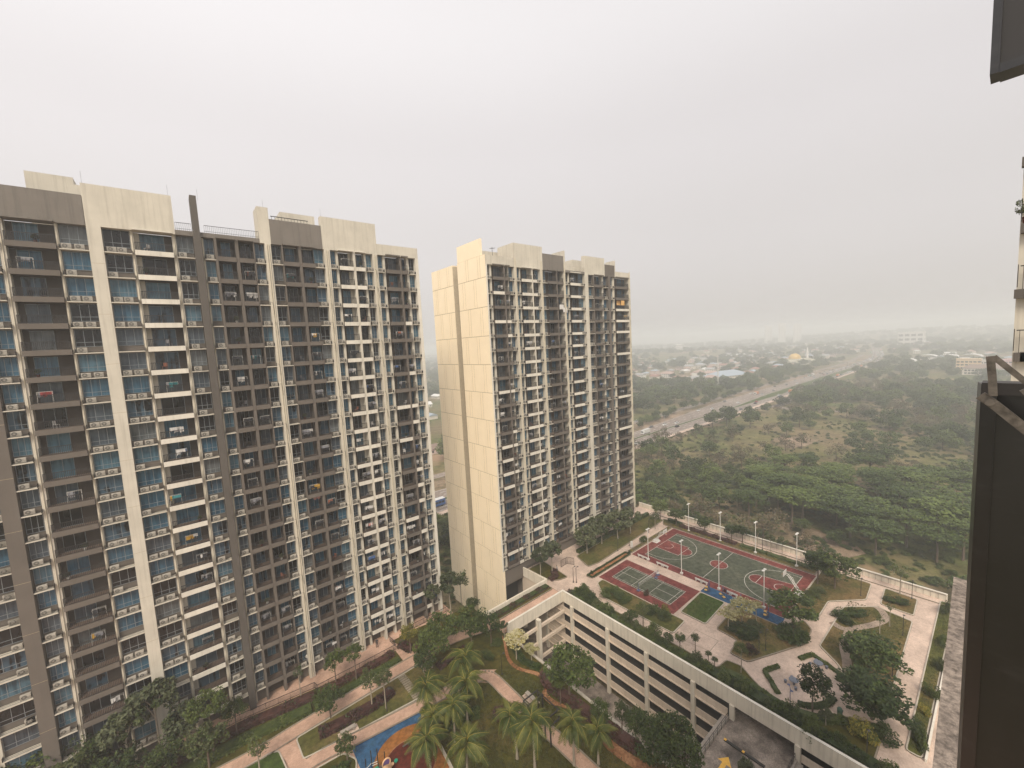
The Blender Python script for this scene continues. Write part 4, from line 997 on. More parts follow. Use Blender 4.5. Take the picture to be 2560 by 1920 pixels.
for i in range(22):
    v = 54-i*2.62+rr_h.uniform(-.5, .5); s = rr_h.uniform(.8, 1.35); k = rr_h.choice(('round', 'darkround', 'round', 'olive'))
    shrub(58.6+rr_h.uniform(-.5, .5), v, s, s*1.15, s*rr_h.uniform(1.5, 2.1), k, '%s shrub from the left in the row behind the long white beam' % ORD(i+1), 'shrubs in the row behind the long white beam')
def hedge(name, label, poly_or_line, w, h, mats, n, z=PZ, ls=.16, z0=0.0, seed=3, cat='hedge', group=None):
    """hedge: ragged mass of leaf faces along a line"""
    rr = random.Random(seed); b = MB(); P = [Vector(p) for p in poly_or_line]; Ls = [(P[i+1]-P[i]).length for i in range(len(P)-1)]; T = sum(Ls)
    for i in range(len(P)-1):   # solid core in the last leaf colour
        t = (P[i+1]-P[i]).normalized(); nn = Vector((-t.y, t.x))*w*.36
        b.prism([tuple(P[i]-nn), tuple(P[i+1]-nn), tuple(P[i+1]+nn), tuple(P[i]+nn)], z, z+h*.62, len(mats)-1)
    for q in range(n):
        x = rr.uniform(0, T); i = 0
        while x > Ls[i] and i < len(Ls)-1: x -= Ls[i]; i += 1
        t = (P[i+1]-P[i]).normalized(); nn = Vector((-t.y, t.x)); p = P[i]+t*x
        off = rr.uniform(-1, 1); hh = h*(.55+.45*math.sin(p.x*1.7+p.y*2.1)*.5+.3*rr.random())
        zz = hh*(1-abs(off)**3*.7)*(rr.random()**.35)
        c = Vector((*(p+nn*off*w/2), z+z0+zz)); leaf(b, rr, c, ls*rr.uniform(.6, 1.3), 1.0, mi=0 if rr.random() < .82 else 1)
    o = b.build(name, mats); return tag(o, label, cat, group)
D_, M_, R_L = [LM['mid'], LM['dark'], LM['dark']], [LM['mid'], LM['olive'], LM['dark']], [LM['red'], LM['dark'], LM['red']]
hedge('hedge', 'dense dark hedge running behind the long white beam, upper half', [(58.2, 56), (58.3, 44), (58.3, 29)], 1.9, 1.3, D_, 5200, ls=.2)
hedge('hedge', 'dense hedge behind the long white beam, lower half beside the plaza', [(58.6, 29), (58.9, 22), (58.6, 12), (58.4, 4), (58.3, -10)], 2.3, 1.5, D_, 6500, ls=.2)
hedge('hedge', 'low brighter hedge at the lower rim of the plaza', [(60.4, 26.8), (60.9, 24), (60.2, 20), (60, 17.6), (61.3, 14.6), (63.6, 12.2)], 1.5, .9, M_, 2600, ls=.15)
hedge('hedge', 'angled hedge at the left side of the plaza with tables', [(67.6, 21.2), (65.1, 22.3), (62.1, 19.5)], .75, .6, D_, 1500, ls=.11)
hedge('hedge', 'angled hedge at the upper side of the plaza with tables', [(71.6, 19.6), (74.0, 18.5), (72.4, 14.5), (70.8, 14.3)], .75, .6, D_, 1900, ls=.11)
hedge('hedge', 'curved hedge around the dark plaza tree', [(62.3, 17.2), (62.5, 16.3), (63.6, 15.2), (65.0, 14.4), (66.9, 14.2)], 1.0, .6, D_, 1700, ls=.11)
hedge('hedge', 'low green hedge ringing the orange soil bed', [(66.2, 56.75), (66.0, 58.1), (80.2, 58.2), (80.4, 56.95), (66.4, 56.75)], .5, .5, D_, 2200, ls=.12)
hedge('hedge', 'brown-red hedge along the far side of the basketball court', [(102.4, 56), (102.4, 41.5)], 1.5, 1.0, R_L, 2600, ls=.18)
hedge('hedge', 'low green hedge along the near part of the far court side', [(102.5, 40.5), (102.5, 25.5)], 1.6, .8, [LM['olive'], LM['mid'], LM['dark']], 2200, ls=.18)
hedge('ground_cover', 'yellow-brown ground cover at the far side line of the basketball court', [(100.9, 58.5), (100.9, 43)], 1.0, .4, [LM['yellow'], LM['dry'], LM['dry']], 1500, ls=.14, cat='ground cover')
hedge('ground_cover', 'yellowish ground cover at the far end of the basketball court', [(81.6, 57.6), (99.6, 57.8)], .9, .35, [LM['yellow'], LM['dry'], LM['dry']], 1300, ls=.14, cat='ground cover')
hedge('hedge', 'dark brown hedge along the bridge walk parapet', [(42.2, 61.3), (56.8, 61.4)], 1.5, .8, [LM['red'], LM['dark'], LM['dark']], 2600, ls=.15)
hedge('hedge', 'dark hedge row under the palms before the farther tower', [(72, 66.2), (103, 66.5)], 1.4, 1.3, [LM['dark'], LM['red'], LM['dark']], 2600, ls=.18)
hedge('hedge', 'dark red hedge under the fan palms at the parapet corner', [(58.9, 62.7), (60.6, 62.5), (62.0, 64.6)], 1.6, .9, R_L, 1400, ls=.15)
hedge('hedge', 'dark red hedge below the terrace railing, left part', [(-14, 67.2), (2, 67.0), (11.4, 65.6)], 1.7, 1.1, R_L, 4200, ls=.17)
hedge('hedge', 'green planting below the left red hedge', [(-14, 65), (2, 64.6), (10.5, 63.7)], 2.2, .7, [LM['mid'], LM['dark'], LM['dark']], 4200, ls=.15)
hedge('hedge', 'dark red hedge below the terrace railing, right part', [(12.4, 65.5), (19.8, 65.4), (24.0, 65.6)], 1.4, 1.0, R_L, 3000, ls=.17)
hedge('hedge', 'green planting between the right red hedge and the walk', [(11, 63.6), (18, 63.6), (24.3, 63.8)], 1.4, .5, [LM['mid'], LM['dark'], LM['dark']], 2200, ls=.14)
hedge('hedge', 'dark red hedge island between the two garden walks', [(10.2, 58.2), (14, 57.7), (18.2, 57.6), (20.6, 58.3)], 1.9, 1.2, R_L, 3600, ls=.17)
hedge('hedge', 'red shrubs beside the entrance plaza of the near tower', [(25.9, 66.9), (26.9, 64.2), (29, 63.9)], 1.8, 1.0, R_L, 2000, ls=.17)
hedge('hedge', 'dark red hedge under the clump of trees', [(28.2, 57.6), (30.5, 57.8), (34, 57.9)], 1.7, .9, R_L, 1800, ls=.16)
hedge('hedge', 'dark planting in the bed at the bottom edge beside the playground', [(6.5, 50.5), (10.6, 51.3), (11.6, 50.6)], 2.4, .9, D_, 2400, ls=.15)
hedge('hedge', 'dark green planting in front of the bridge columns', [(40.4, 52.8), (39.2, 49.2), (40.2, 46)], 1.3, .9, D_, 1700, ls=.16)
hedge('hedge', 'long red hedge along the lightwell edge behind the palms', [(39.9, 44.8), (38.9, 42.4), (39.4, 37), (39.7, 33), (40.2, 28)], 1.9, 1.4, R_L, 4600, ls=.18)
hedge('hedge', 'dark bushes beside the coconut palms', [(23.6, 47.6), (27.4, 46.6), (28.4, 46.0)], 1.8, 1.3, D_, 2000, ls=.17)
hedge('hedge', 'row of dark shrubs behind the far court trees', [(103.4, 60), (103.0, 56)], 1.4, 1.4, D_, 700, ls=.18)
# grass tufts on the beds, nobody could count them
b = MB(); rr = random.Random(77)
def tuft(b, x, y, z, s):
    a = rr.uniform(0, 6.28); c, s_ = math.cos(a)*s*.5, math.sin(a)*s*.5
    b.face([(x-c, y-s_, z), (x+c, y+s_, z), (x+rr.uniform(-.5, .5)*s, y+rr.uniform(-.5, .5)*s, z+s)])
for (x0, y0, x1, y1, n) in ((22, 32, 32.5, 50, 5000), (34.9, 28, 38, 50, 2500), (77.5, 10, 95, 18, 4000), (66, 24.5, 77, 27.5, 1800), (69.5, 34, 77, 38, 1500), (65, 5.2, 106, 6.4, 2500), (23, 54, 27, 60, 1500), (85, 20.8, 103, 24, 2500)):
    for i in range(n): tuft(b, rr.uniform(x0, x1), rr.uniform(y0, y1), PZ+.04, rr.uniform(.08, .2))
stuff(b.build('grass', [LM['olive']]), 'short uneven grass growing on the lawns', 'grass')
# ---------------- coconut palms
def frond_mesh(L, seed):
    rr = random.Random(seed); b = MB(); n = 16; pts = []
    for i in range(n+1):
        t = i/n; pts.append(Vector((L*(t-.20*t*t), 0, L*(.52*t-.25*t*t-.78*t*t*t))))
    for i in range(n): b.tube(pts[i], pts[i+1], .035*(1-i/n)+.008, .035*(1-(i+1)/n)+.008, 4, 1, caps=False)
    for i in range(1, 2*n):
        t = i/(2*n); k = min(n-1, int(t*n)); p = pts[k].lerp(pts[k+1], t*n-k); d = (pts[k+1]-pts[k]).normalized()
        l = L*.27*math.sin(math.pi*(.12+.82*t))+.08
        for s in (-1, 1):
            tip = p+Vector((d.x*l*.45, s*l*rr.uniform(.6, .75), d.z*l*.4-l*rr.uniform(.45, .8))); w = d*.055
            b.face([tuple(p-w), tuple(p+w), tuple(p.lerp(tip, .55)+w*.9+Vector((0, 0, .04))), tuple(tip), tuple(p.lerp(tip, .55)-w*.9+Vector((0, 0, .04)))], 0)
    return b.mesh('frond', [LM['coco'], LM['rib']])
def spear_mesh(L, seed):
    return frond_mesh(L*.7, seed)
FR = [frond_mesh(3.0, s) for s in (1, 2, 3)]; DF = frond_mesh(2.5, 9); DF.materials[0] = LM['dry']
def coconut(u, v, h, r, label, lean=(0, 0), seed=0, n=26):
    rr = random.Random(seed); t_ = thing('coconut_palm', label, 'palm tree', (u, v, PZ), group='coconut palms of the garden')
    P = [(lean[0]*q*q, lean[1]*q*q, h*q) for q in (0, .25, .5, .75, 1)]
    tb = MB(); tb.path(P, [.2, .14, .125, .115, .13], 8); tb.blob((P[-1][0], P[-1][1], h+.05), (.2, .2, .35), nu=7, nv=4); tb.build('trunk', PALE, t_)
    nb = MB()
    for i in range(6): a = i*1.05; nb.blob((P[-1][0]+.24*math.cos(a), P[-1][1]+.24*math.sin(a), h-.22), (.12, .12, .15), nu=6, nv=4)
    nb.build('coconuts', LM['yellow'], t_)
    for i in range(rr.randint(1, 3)):
        o = put(DF, 'dead_frond', t_, (P[-1][0], P[-1][1], h-.05)); o.rotation_euler = (rr.uniform(-.3, .3), rad(rr.uniform(48, 72)), rr.uniform(0, 6.28)); o.scale = (.8, .8, .8)
    for i in range(n):
        a = i*2.399+rr.uniform(-.5, .5); k = i/n; el = rad(70-96*k+rr.uniform(-14, 14)); s = r/2.6*(.72+.3*math.sin(k*3.1))*rr.uniform(.72, 1.18)
        o = put(FR[i % 3], 'frond', t_, (P[-1][0], P[-1][1], h+.1)); o.rotation_euler = (rr.uniform(-.6, .6), -el, a); o.scale = (s, s, s)
for i, (u, v, h, r, lab, ln_) in enumerate([
 (28.3,49.4,6.2,3.1,'coconut palm at the back where the curving walk bends',(.2, -.3)),
 (22.4,49.2,5.6,2.8,'leftmost coconut palm of the group, over the walk',(-.2, 0)),
 (26.3,45.9,5.6,2.7,'coconut palm in the middle with the darkest bush beneath',(.3, .2)),
 (23.4,44.4,5.6,2.5,'yellow-ribbed coconut palm in front of the middle one',(0, -.3)),
 (20.8,45.2,5.0,2.4,'coconut palm crowding the playground corner',(.2, 0)),
 (18.9,42.4,5.2,2.6,'coconut palm over the ochre playground rim',(-.2, .2)),
 (21.6,38.6,5.6,2.8,'coconut palm at the bottom edge with upright yellow fronds',(.2, 0)),
 (29.2,35.3,5.8,2.9,'front coconut palm with wide yellow fronds beside the pergola frame',(0, 0)),
 (28.3,37.6,5.8,2.5,'coconut palm just behind the front one beside the pergola frame',(-.5, .3)),
 (33.0,32.3,4.8,2.5,'coconut palm leaning over the walk right of the pergola frame',(.3, .3)),
 (35.3,30.4,3.8,2.3,'lowest coconut palm at the bottom edge near the orange soil',(.2, 0)),
 (19.5,33.8,5.0,2.5,'coconut palm cut by the bottom edge of the view',(0, 0))]): coconut(u, v, h, r, lab, ln_, i+3)
# ================================================================ FURNITURE
MW = simple('white_steel', (0.62, 0.60, 0.56), 0.4); MBLUE = simple('blue_steel', (0.07, 0.09, 0.18), 0.5); MYEL = simple('yellow_plastic', (0.55, 0.33, 0.06), 0.5)
MGRN = simple('bin_green', (0.03, 0.09, 0.06), 0.5); MTEAL = simple('teal_plastic', (0.02, 0.26, 0.17), 0.4); MPURP = simple('purple_plastic', (0.14, 0.09, 0.28), 0.4)
MPEACH = simple('peach_plastic', (0.78, 0.50, 0.30), 0.4); MORG = simple('orange_plastic', (0.72, 0.28, 0.03), 0.4); MTBL = simple('grey_blue_table', (0.13, 0.145, 0.18), 0.6)
MMER = simple('steel', (0.42, 0.41, 0.40), 0.35, 0.6)
NTH = ['first', 'second', 'third', 'fourth']
def lamp_proto():
    t_ = thing('court_floodlight', 'x', 'floodlight pole', (0, 0, PZ), group='white floodlight poles of the courts')
    MB().box(-.25, -.25, 0, .25, .25, .35).tube((0, 0, .3), (0, 0, 7.6), .10, .07, 8).build('pole', MW, t_)
    MB().box(-.5, -.04, 7.45, .5, .04, 7.53).box(-.62, -.2, 7.5, -.12, .2, 7.62).box(.12, -.2, 7.5, .62, .2, 7.62).build('lamp_head', MW, t_)
    return t_
lp = lamp_proto(); first = True
for side, u, vs in (('near', 81.2, (52.5, 44.3, 36.3, 28.0)), ('far', 101.3, (53.1, 44.9, 36.8, 28.5))):
    for i, v in enumerate(vs):
        lab = '%s white floodlight pole from the left on the %s side of the basketball court' % (NTH[i], side)
        if first: lp.location = (u, v, PZ); lp['label'] = lab; first = False
        else: dup(lp, (u, v, PZ), 0, lab)
def hoop(u, v, rz, label):
    t_ = thing('basketball_hoop', label, 'basketball hoop', (u, v, PZ), rz)
    MB().box(-.9, -.6, 0, .9, .7, .12).box(-.7, -.5, .12, .7, .5, .5).build('base', MW, t_)
    b = MB()
    for x in (-.35, .35):
        b.tube((x, -.3, .4), (x*.8, 1.9, 3.2), .06).tube((x, .3, .4), (x*.8, 1.2, 2.9), .045).tube((x*.8, 1.2, 2.75), (x*.8, 2.5, 3.45), .045)
    for q in (.25, .5, .75, 1): b.tube((-.32, -.3+2.2*q, .4+2.8*q), (.32, -.3+2.2*q, .4+2.8*q), .035)
    b.build('arm', MW, t_)
    MB().box(-.9, 2.45, 2.9, .9, 2.5, 3.95).build('backboard', MW, t_)
    MB().box(-.3, 2.505, 3.05, .3, 2.515, 3.5).box(-.25, 2.52, 3.08, .25, 2.525, 3.44, 1).build('target_square', [M['maroon'], MW], t_)
    b = MB(); n = 14
    for i in range(n): a0, a1 = 2*math.pi*i/n, 2*math.pi*(i+1)/n; b.tube((.23*math.cos(a0), 2.76+.23*math.sin(a0), 3.05), (.23*math.cos(a1), 2.76+.23*math.sin(a1), 3.05), .015, n=4)
    b.build('rim', MORG, t_)
    b = MB()
    for i in range(10): a = 2*math.pi*i/10; b.tube((.22*math.cos(a), 2.76+.22*math.sin(a), 3.04), (.13*math.cos(a+.4), 2.76+.13*math.sin(a+.4), 2.6), .008, n=3)
    b.build('net', MW, t_)
hoop(90.5, 56.1, math.pi, 'basketball hoop at the far left end of the court')
hoop(90.5, 25.0, 0, 'basketball hoop at the near right end of the court, behind the tree')
def bench(label, u, v, rz=0, group='white court benches'):
    t_ = thing('bench', label, 'bench', (u, v, PZ), rz, group)
    b = MB(); 
    for i in range(4): b.box(-.65, -.25+i*.13, .42, .65, -.15+i*.13, .46)
    b.build('seat', MW, t_)
    MB().box(-.65, .28, .55, .65, .32, .68).box(-.65, .30, .74, .65, .34, .86).build('backrest', MW, t_)
    for x in (-.5, .5): MB().box(x-.04, -.25, 0, x+.04, .28, .42).box(x-.03, .26, .4, x+.03, .31, .84).build('leg', MW, t_)
for i, (v, lab) in enumerate(((54.4, 'white bench left of the first near floodlight pole'), (53.1, 'white bench right beside the first near floodlight pole'), (49.4, 'left of the two white benches between the first and second near poles'), (48.0, 'right of the two white benches between the first and second near poles'),
   (40.4, 'left of the two white benches left of the blue strip'), (39.2, 'right of the two white benches at the start of the blue strip'), (34.6, 'left of the two white benches beside the blue strip'), (33.3, 'right of the two white benches beside the blue strip'))):
    bench(lab, 81.0, v, rad(90))
def stone_bench(u, v, rz, label):
    t_ = thing('stone_bench', label, 'bench', (u, v, PZ+.12), rz)
    MB().box(-1.0, -.3, .38, 1.0, .3, .5).build('seat', M['conc'], t_)
    for x in (-.7, .7): MB().box(x-.12, -.24, -.1, x+.12, .24, .38).build('leg', M['conc'], t_)
    MB().box(-1.3, -.6, -.1, 1.3, .6, -.02).build('plinth', M['pave'], t_)
stone_bench(13.4, 56.0, -.05, 'pale stone bench beside the lower garden walk')
stone_bench(35.4, 42.9, 1.57, 'pale stone bench beside the curving walk near the pergola frame')
# badminton net
t_ = thing('badminton_net', 'white badminton net between two posts on the green court', 'badminton net', (72.65, 47.3, PZ))
for x in (-3.3, 3.3):
    MB().box(x-.35, -.3, 0, x+.35, .3, .12).tube((x, 0, .1), (x, 0, 1.6), .04).tube((x, -.25, .12), (x, 0, .9), .02).build('post', MBLUE, t_)
b = MB(); b.box(-3.3, -.015, 1.48, 3.3, .015, 1.56)
for i in range(34): b.box(-3.2+i*.19, -.004, .8, -3.19+i*.19, .004, 1.5)
for z in (.8, 1.0, 1.15, 1.3): b.box(-3.3, -.004, z, 3.3, .004, z+.012)
b.build('net', MW, t_)
t_ = thing('score_stand', 'small blue stand beside the badminton net', 'stand', (77.2, 47.6, PZ))
MB().box(-.4, -.3, 0, .4, .3, .1).tube((-.3, 0, .1), (0, 0, 1.2), .03).tube((.3, 0, .1), (0, 0, 1.2), .03).build('frame', MBLUE, t_); MB().box(-.35, -.2, .45, .35, .2, .5).build('shelf', MW, t_)
def fitness(u, v, rz, label, kind):
    t_ = thing('exercise_machine', label, 'exercise machine', (u, v, PZ), rz, 'exercise machines on the blue strip')
    b = MB()
    for x in (-.6, .6): b.tube((x, 0, 0), (x, 0, 1.9), .06)
    b.tube((-.6, 0, 1.8), (.6, 0, 1.8), .04).tube((0, 0, 0), (0, 0, 1.4), .07); b.build('frame', MBLUE, t_)
    for x in (-.55, .55): MB().box(x-.25, .3, .42, x+.25, .75, .5).tube((x, .5, .42), (x*.3, .1, .3), .04).build('seat', MYEL, t_)
    if kind: MB().tube((0, -.1, 1.2), (0, -.1, 1.75), .3, .3, 12).build('wheel', M['maroon'], t_)
fitness(79.2, 37.4, .3, 'first exercise machine from the left on the blue strip', 0)
fitness(79.4, 34.4, 1.0, 'second exercise machine on the blue strip with dark red wheel', 1)
fitness(79.2, 31.4, .2, 'third exercise machine behind the cream-leaved trees', 0)
fitness(79.3, 26.6, .3, 'last exercise machine at the near end of the blue strip', 0)
# garden lamps
def glamp(u, v, label, rz=0, twin=False, h=3.4, col=None, ball=False):
    t_ = thing('lamp_post', label, 'lamp post', (u, v, PZ), rz, 'slim garden lamp posts'); mt = col or M['black']
    MB().box(-.12, -.12, 0, .12, .12, .15).tube((0, 0, .1), (0, 0, h), .055, .04, 7).build('pole', mt, t_)
    hb = MB().tube((0, 0, h-.1), (.55, 0, h+.05), .03); hb.tube((.55, 0, h-.02), (.55, 0, h+.08), .2, .08, 10)
    if twin: hb.tube((0, 0, h-.1), (-.55, 0, h+.05), .03).tube((-.55, 0, h-.02), (-.55, 0, h+.08), .2, .08, 10)
    hb.build('lamp_head', mt, t_)
for q in ((97.9, 16.9, 'black lamp post on the lawn under the dark trees'), (103.4, 10.4, 'black lamp post inside the small square lawn'), (89.5, 9.9, 'black lamp post at the right edge of the large lawn'),
          (68.5, 24.3, 'left one of two black lamp posts on the dry lawn'), (69.9, 23.8, 'right one of two black lamp posts on the dry lawn'), (77.4, 9.5, 'black lamp post between the layered trees'),
          (59.6, 9.3, 'black lamp post at the bottom edge near the yellow bush'), (35.1, 49.4, 'black lamp post on the garden lawn where the walk bends'), (62.4, 58.1, 'black lamp post at the start of the narrow path'),
          (62.0, 58.6, 'second black lamp post standing close beside another on the paving'), (79.7, 60.0, 'black lamp post by the walk above the orange bed'), (83.9, 59.6, 'black lamp post near the white sign box'), (18.7, 55.5, 'black lamp post at the edge of the red hedge island'),
          (104.1, 36.3, 'black lamp post behind the third far floodlight pole'), (93.6, 60.2, 'black lamp post at the far end of the straight walk')):
    glamp(*q)
glamp(60.6, 17.6, 'blue twin-headed lamp post at the rim of the plaza', .6, True, 3.2, MBLUE)
t_ = thing('sign_box', 'small white upright sign box beside the walk behind the hoop', 'sign', (83.6, 58.7, PZ)); MB().box(-.35, -.15, 0, .35, .15, 1.5).build('panel', MW, t_); MB().box(-.4, -.2, 0, .4, .2, .12).build('base', M['conc'], t_)
# tables
for u, v, lab in ((71.9, 17.2, 'round grey-blue picnic table near the upper hedge of the plaza'), (65.6, 18.6, 'round grey-blue picnic table left of the dark plaza tree')):
    t_ = thing('picnic_table', lab, 'table', (u, v, PZ), group='round picnic tables')
    MB().tube((0, 0, .70), (0, 0, .76), .62, n=18).build('tabletop', MTBL, t_); MB().tube((0, 0, 0), (0, 0, .7), .16, n=10).build('leg', MTBL, t_)
    for i in range(4):
        a = i*1.57+.5; s = thing('stool', 'stool %s of the %s' % (('right', 'behind', 'left', 'in front')[i], lab[16:]), 'stool', (u+1.05*math.cos(a), v+1.05*math.sin(a), PZ), group='stools around the picnic tables')
        MB().tube((0, 0, .38), (0, 0, .45), .2, n=12).build('seat', MTBL, s); MB().tube((0, 0, 0), (0, 0, .38), .15, .19, n=10).build('base', MTBL, s)
t_ = thing('litter_bin', 'dark green litter bin on the plaza paving', 'litter bin', (64.2, 12.9, PZ)); MB().tube((0, 0, .05), (0, 0, 1.0), .3, n=14).build('body', MGRN, t_); MB().tube((0, 0, 1.0), (0, 0, 1.18), .32, .2, 14).build('lid', MGRN, t_)
MB().box(-.22, -.335, .72, .22, -.28, .88).build('opening', M['black'], t_)
# pergola frame
t_ = thing('pergola', 'black steel pergola frame standing over the curving walk', 'pergola', (33.8, 38.4, PZ))
for x in (-1.3, 1.3):
    for y in (-2.6, -1.6, 1.6, 2.6): MB().box(x-.07, y-.07, 0, x+.07, y+.07, 2.9).build('post', M['black'], t_)
for y in (-2.6, -1.6, 1.6, 2.6): MB().box(-1.4, y-.07, 2.9, 1.4, y+.07, 3.02).build('beam', M['black'], t_)
for x in (-1.3, 1.3): MB().box(x-.06, -2.7, 2.78, x+.06, 2.7, 2.9).build('beam', M['black'], t_)
# playground
t_ = thing('climbing_frame', 'playground climbing frame with green roof, peach tube and purple slide ring', 'play equipment', (14.1, 46.9, PZ))
for x, y, h in ((-.9, 1.6, 2.3), (-.1, 1.9, 2.6), (.6, 1.7, 2.5), (-1.2, .2, 2.2), (.0, -.4, 2.6), (1.2, .8, 2.4)):
    MB().tube((x, y, 0), (x, y, h), .06).build('post', M['black'], t_)
MB().tube((-.9, 1.6, .9), (-.1, 1.9, .9), .035).tube((-.9, 1.6, 1.2), (-.9, 1.1, .6), .03).tube((-.1, 1.9, .5), (.6, 1.7, .5), .035).tube((-.1, 1.9, .8), (.6, 1.7, .8), .035).build('bars', MW, t_)
MB().box(-1.0, .85, .45, -.2, 1.35, .65).build('bench_panel', MORG, t_)
b = MB(); b.tube((-1.2, -.9, 1.9), (-.1, -.9, 1.9), .75, .75, 6); b.build('roof', MTEAL, t_)
b = MB(); b.path([(.2, -1.4, 2.0), (.6, -.9, 1.7), (1.0, -.5, 1.2), (1.2, 0, .7)], [.45, .48, .5, .42], 12); b.build('slide_tube', MPEACH, t_)
b = MB()
for i in range(16):
    a0, a1 = 2*math.pi*i/16, 2*math.pi*(i+1)/16; b.tube((1.2+.5*math.cos(a0), .35, 1.2+.6*math.sin(a0)), (1.2+.5*math.cos(a1), .35, 1.2+.6*math.sin(a1)), .09, n=6)
b.build('ring', MPEACH, t_); MB().tube((1.2, .36, 1.2), (1.2, .42, 1.2), .42, n=14).build('ring_panel', MPURP, t_)
MB().box(-.2, -.6, .95, 1.3, .7, 1.05).build('platform', M['brown'], t_)
for i, (u, v, mt, lb) in enumerate(((15.5, 47.4, MTEAL, 'left teal'), (16.05, 47.45, MPEACH, 'middle peach'), (16.6, 47.55, MTEAL, 'right teal'))):
    o = MB().tube((0, 0, 0), (0, 0, .3), .07, n=8).tube((0, 0, .3), (0, 0, .38), .24, n=16).build('stepping_disc', mt, None, (u, v, PZ)); tag(o, lb+' stepping disc on the maroon playground circle', 'play disc', 'stepping discs of the playground')
t_ = thing('see_saw', 'small dark see-saw at the edge of the maroon circle', 'play equipment', (18.9, 48.6, PZ+.02)); MB().box(-.9, -.1, .35, .9, .1, .43).build('plank', M['brown'], t_); MB().tube((0, 0, 0), (0, 0, .36), .12).build('pivot', M['black'], t_)
# ---------------- people
def person(u, v, z, rz, label, shirt, trousers, pose='stand'):
    me = bpy.data.meshes.new('person')
    V = [(0,0,.98),(0,0,1.18),(0,-.01,1.40),(0,0,1.50),(0,-.02,1.64), (.10,0,.92),(.12,-.02 if pose=='stand' else -.18,.50),(.13,.02,.09),(.13,-.12,.04), (-.10,0,.92),(-.12,0 if pose=='stand' else .12,.50),(-.13,.04,.09),(-.13,-.10,.04),
         (.19,0,1.41),(.25,.02,1.14),(.24,-.1,.90),(.24,-.14,.80), (-.19,0,1.41),(-.25,.02,1.14),(-.24,-.1,.90),(-.24,-.14,.80)]
    E_ = [(0,1),(1,2),(2,3),(3,4),(0,5),(5,6),(6,7),(7,8),(0,9),(9,10),(10,11),(11,12),(2,13),(13,14),(14,15),(15,16),(2,17),(17,18),(18,19),(19,20)]
    rs = [.14,.13,.15,.055,.10,.10,.065,.045,.04,.10,.065,.045,.04,.06,.045,.035,.04,.06,.045,.035,.04]
    me.from_pydata(V, E_, []); o = bpy.data.objects.new('person', me); C.objects.link(o)
    md = o.modifiers.new('skin', 'SKIN'); sv = me.skin_vertices[0].data if me.skin_vertices else None
    if sv is None: 
        me.skin_vertices.new() if hasattr(me.skin_vertices, 'new') else None
        sv = me.skin_vertices[0].data if me.skin_vertices else None
    if sv:
        for i, r in enumerate(rs): sv[i].radius = (r, r*.8 if i in (0, 1, 2) else r)
        sv[0].use_root = True
    ss = o.modifiers.new('smooth', 'SUBSURF'); ss.levels = ss.render_levels = 1
    m, t, p = newmat('person_clothes'); g = N(t, 'ShaderNodeTexCoord'); s = N(t, 'ShaderNodeSeparateXYZ'); t.links.new(g.outputs['Object'], s.inputs[0])
    dv = N(t, 'ShaderNodeMath', operation='DIVIDE'); dv.inputs[1].default_value = 1.8; t.links.new(s.outputs['Z'], dv.inputs[0])
    skin = (.30, .17, .11); r = ramp(t, [(0, (.03, .03, .03)), (.045, trousers), (.54, shirt), (.835, skin), (.955, (.015, .012, .01))], 'CONSTANT'); t.links.new(dv.outputs[0], r.inputs[0]); t.links.new(r.outputs[0], p.inputs['Base Color'])
    p.inputs['Roughness'].default_value = .8; me.materials.append(m)
    o.location = (u, v, z); o.rotation_euler = (0, 0, rz); tag(o, label, 'person')
    hair = MB().blob((0, .015, 1.70), (.10, .11, .09), nu=8, nv=5).build('hair', M['black'], o, smooth=True)
    return o
person(22.6, 69.2, PZ, 2.8, 'person in dark clothes standing in the entrance of the near tower', (.03, .03, .035), (.025, .025, .03))
person(62.3, 63.8, PZ, 1.2, 'person in grey shirt walking beside the gate and the fan palms', (.32, .31, .30), (.05, .05, .06), 'walk')
person(11.9, 70.75, -49.6+.0-.0, 3.1, 'person in white shirt standing on a low balcony of the near tower', (.6, .58, .55), (.12, .12, .14))
# ---------------- things on the balconies
MC = [simple('cloth_'+n, c, .9) for n, c in (('white', (.60, .58, .56)), ('grey', (.22, .22, .24)), ('dark', (.03, .03, .035)), ('red', (.26, .04, .04)), ('pink', (.52, .26, .24)), ('blue', (.06, .12, .28)), ('mustard', (.48, .28, .04)), ('teal', (.04, .20, .22)), ('rust', (.26, .09, .05)))]
CN = ['white', 'grey', 'dark', 'red', 'pink', 'blue', 'mustard', 'teal', 'rust']
def rack_frame():
    b = MB()
    for x in (-.6, .6): b.tube((x, -.25, 0), (x, .2, 1.35), .016, n=4).tube((x, .25, 0), (x, -.2, 1.35), .016, n=4)
    for y in (-.2, 0, .2): b.tube((-.6, y, 1.33), (.6, y, 1.33), .012, n=4)
    return b.mesh('frame', MW)
RF = rack_frame()
def cloth_m(w, h, k):
    rr_ = random.Random(k); b = MB(); n = 4
    for i in range(n):
        x0, x1 = w*i/n, w*(i+1)/n; y0, y1 = .03*math.sin(i*2.1+k), .03*math.sin((i+1)*2.1+k)
        b.face([(x0, y0, -h*(.9+.1*math.sin(i+k))), (x1, y1, -h*(.9+.1*math.sin(i+1+k))), (x1, y1*.3, 0), (x0, y0*.3, 0)]).face([(x0, y0+.02, -h*.8), (x0, y0*.3+.02, 0), (x1, y1*.3+.02, 0), (x1, y1+.02, -h*.8)])
    return b
CL = {}
def cloth(k, ci):
    key = (k, ci)
    if key not in CL: CL[key] = cloth_m((.22, .3, .4, .55)[k], (.5, .65, .8, .45)[k], k).mesh('garment', MC[ci])
    return CL[key]
ORD = lambda n: '%d%s' % (n, 'th' if 10 <= n % 100 <= 20 else {1: 'st', 2: 'nd', 3: 'rd'}.get(n % 10, 'th'))
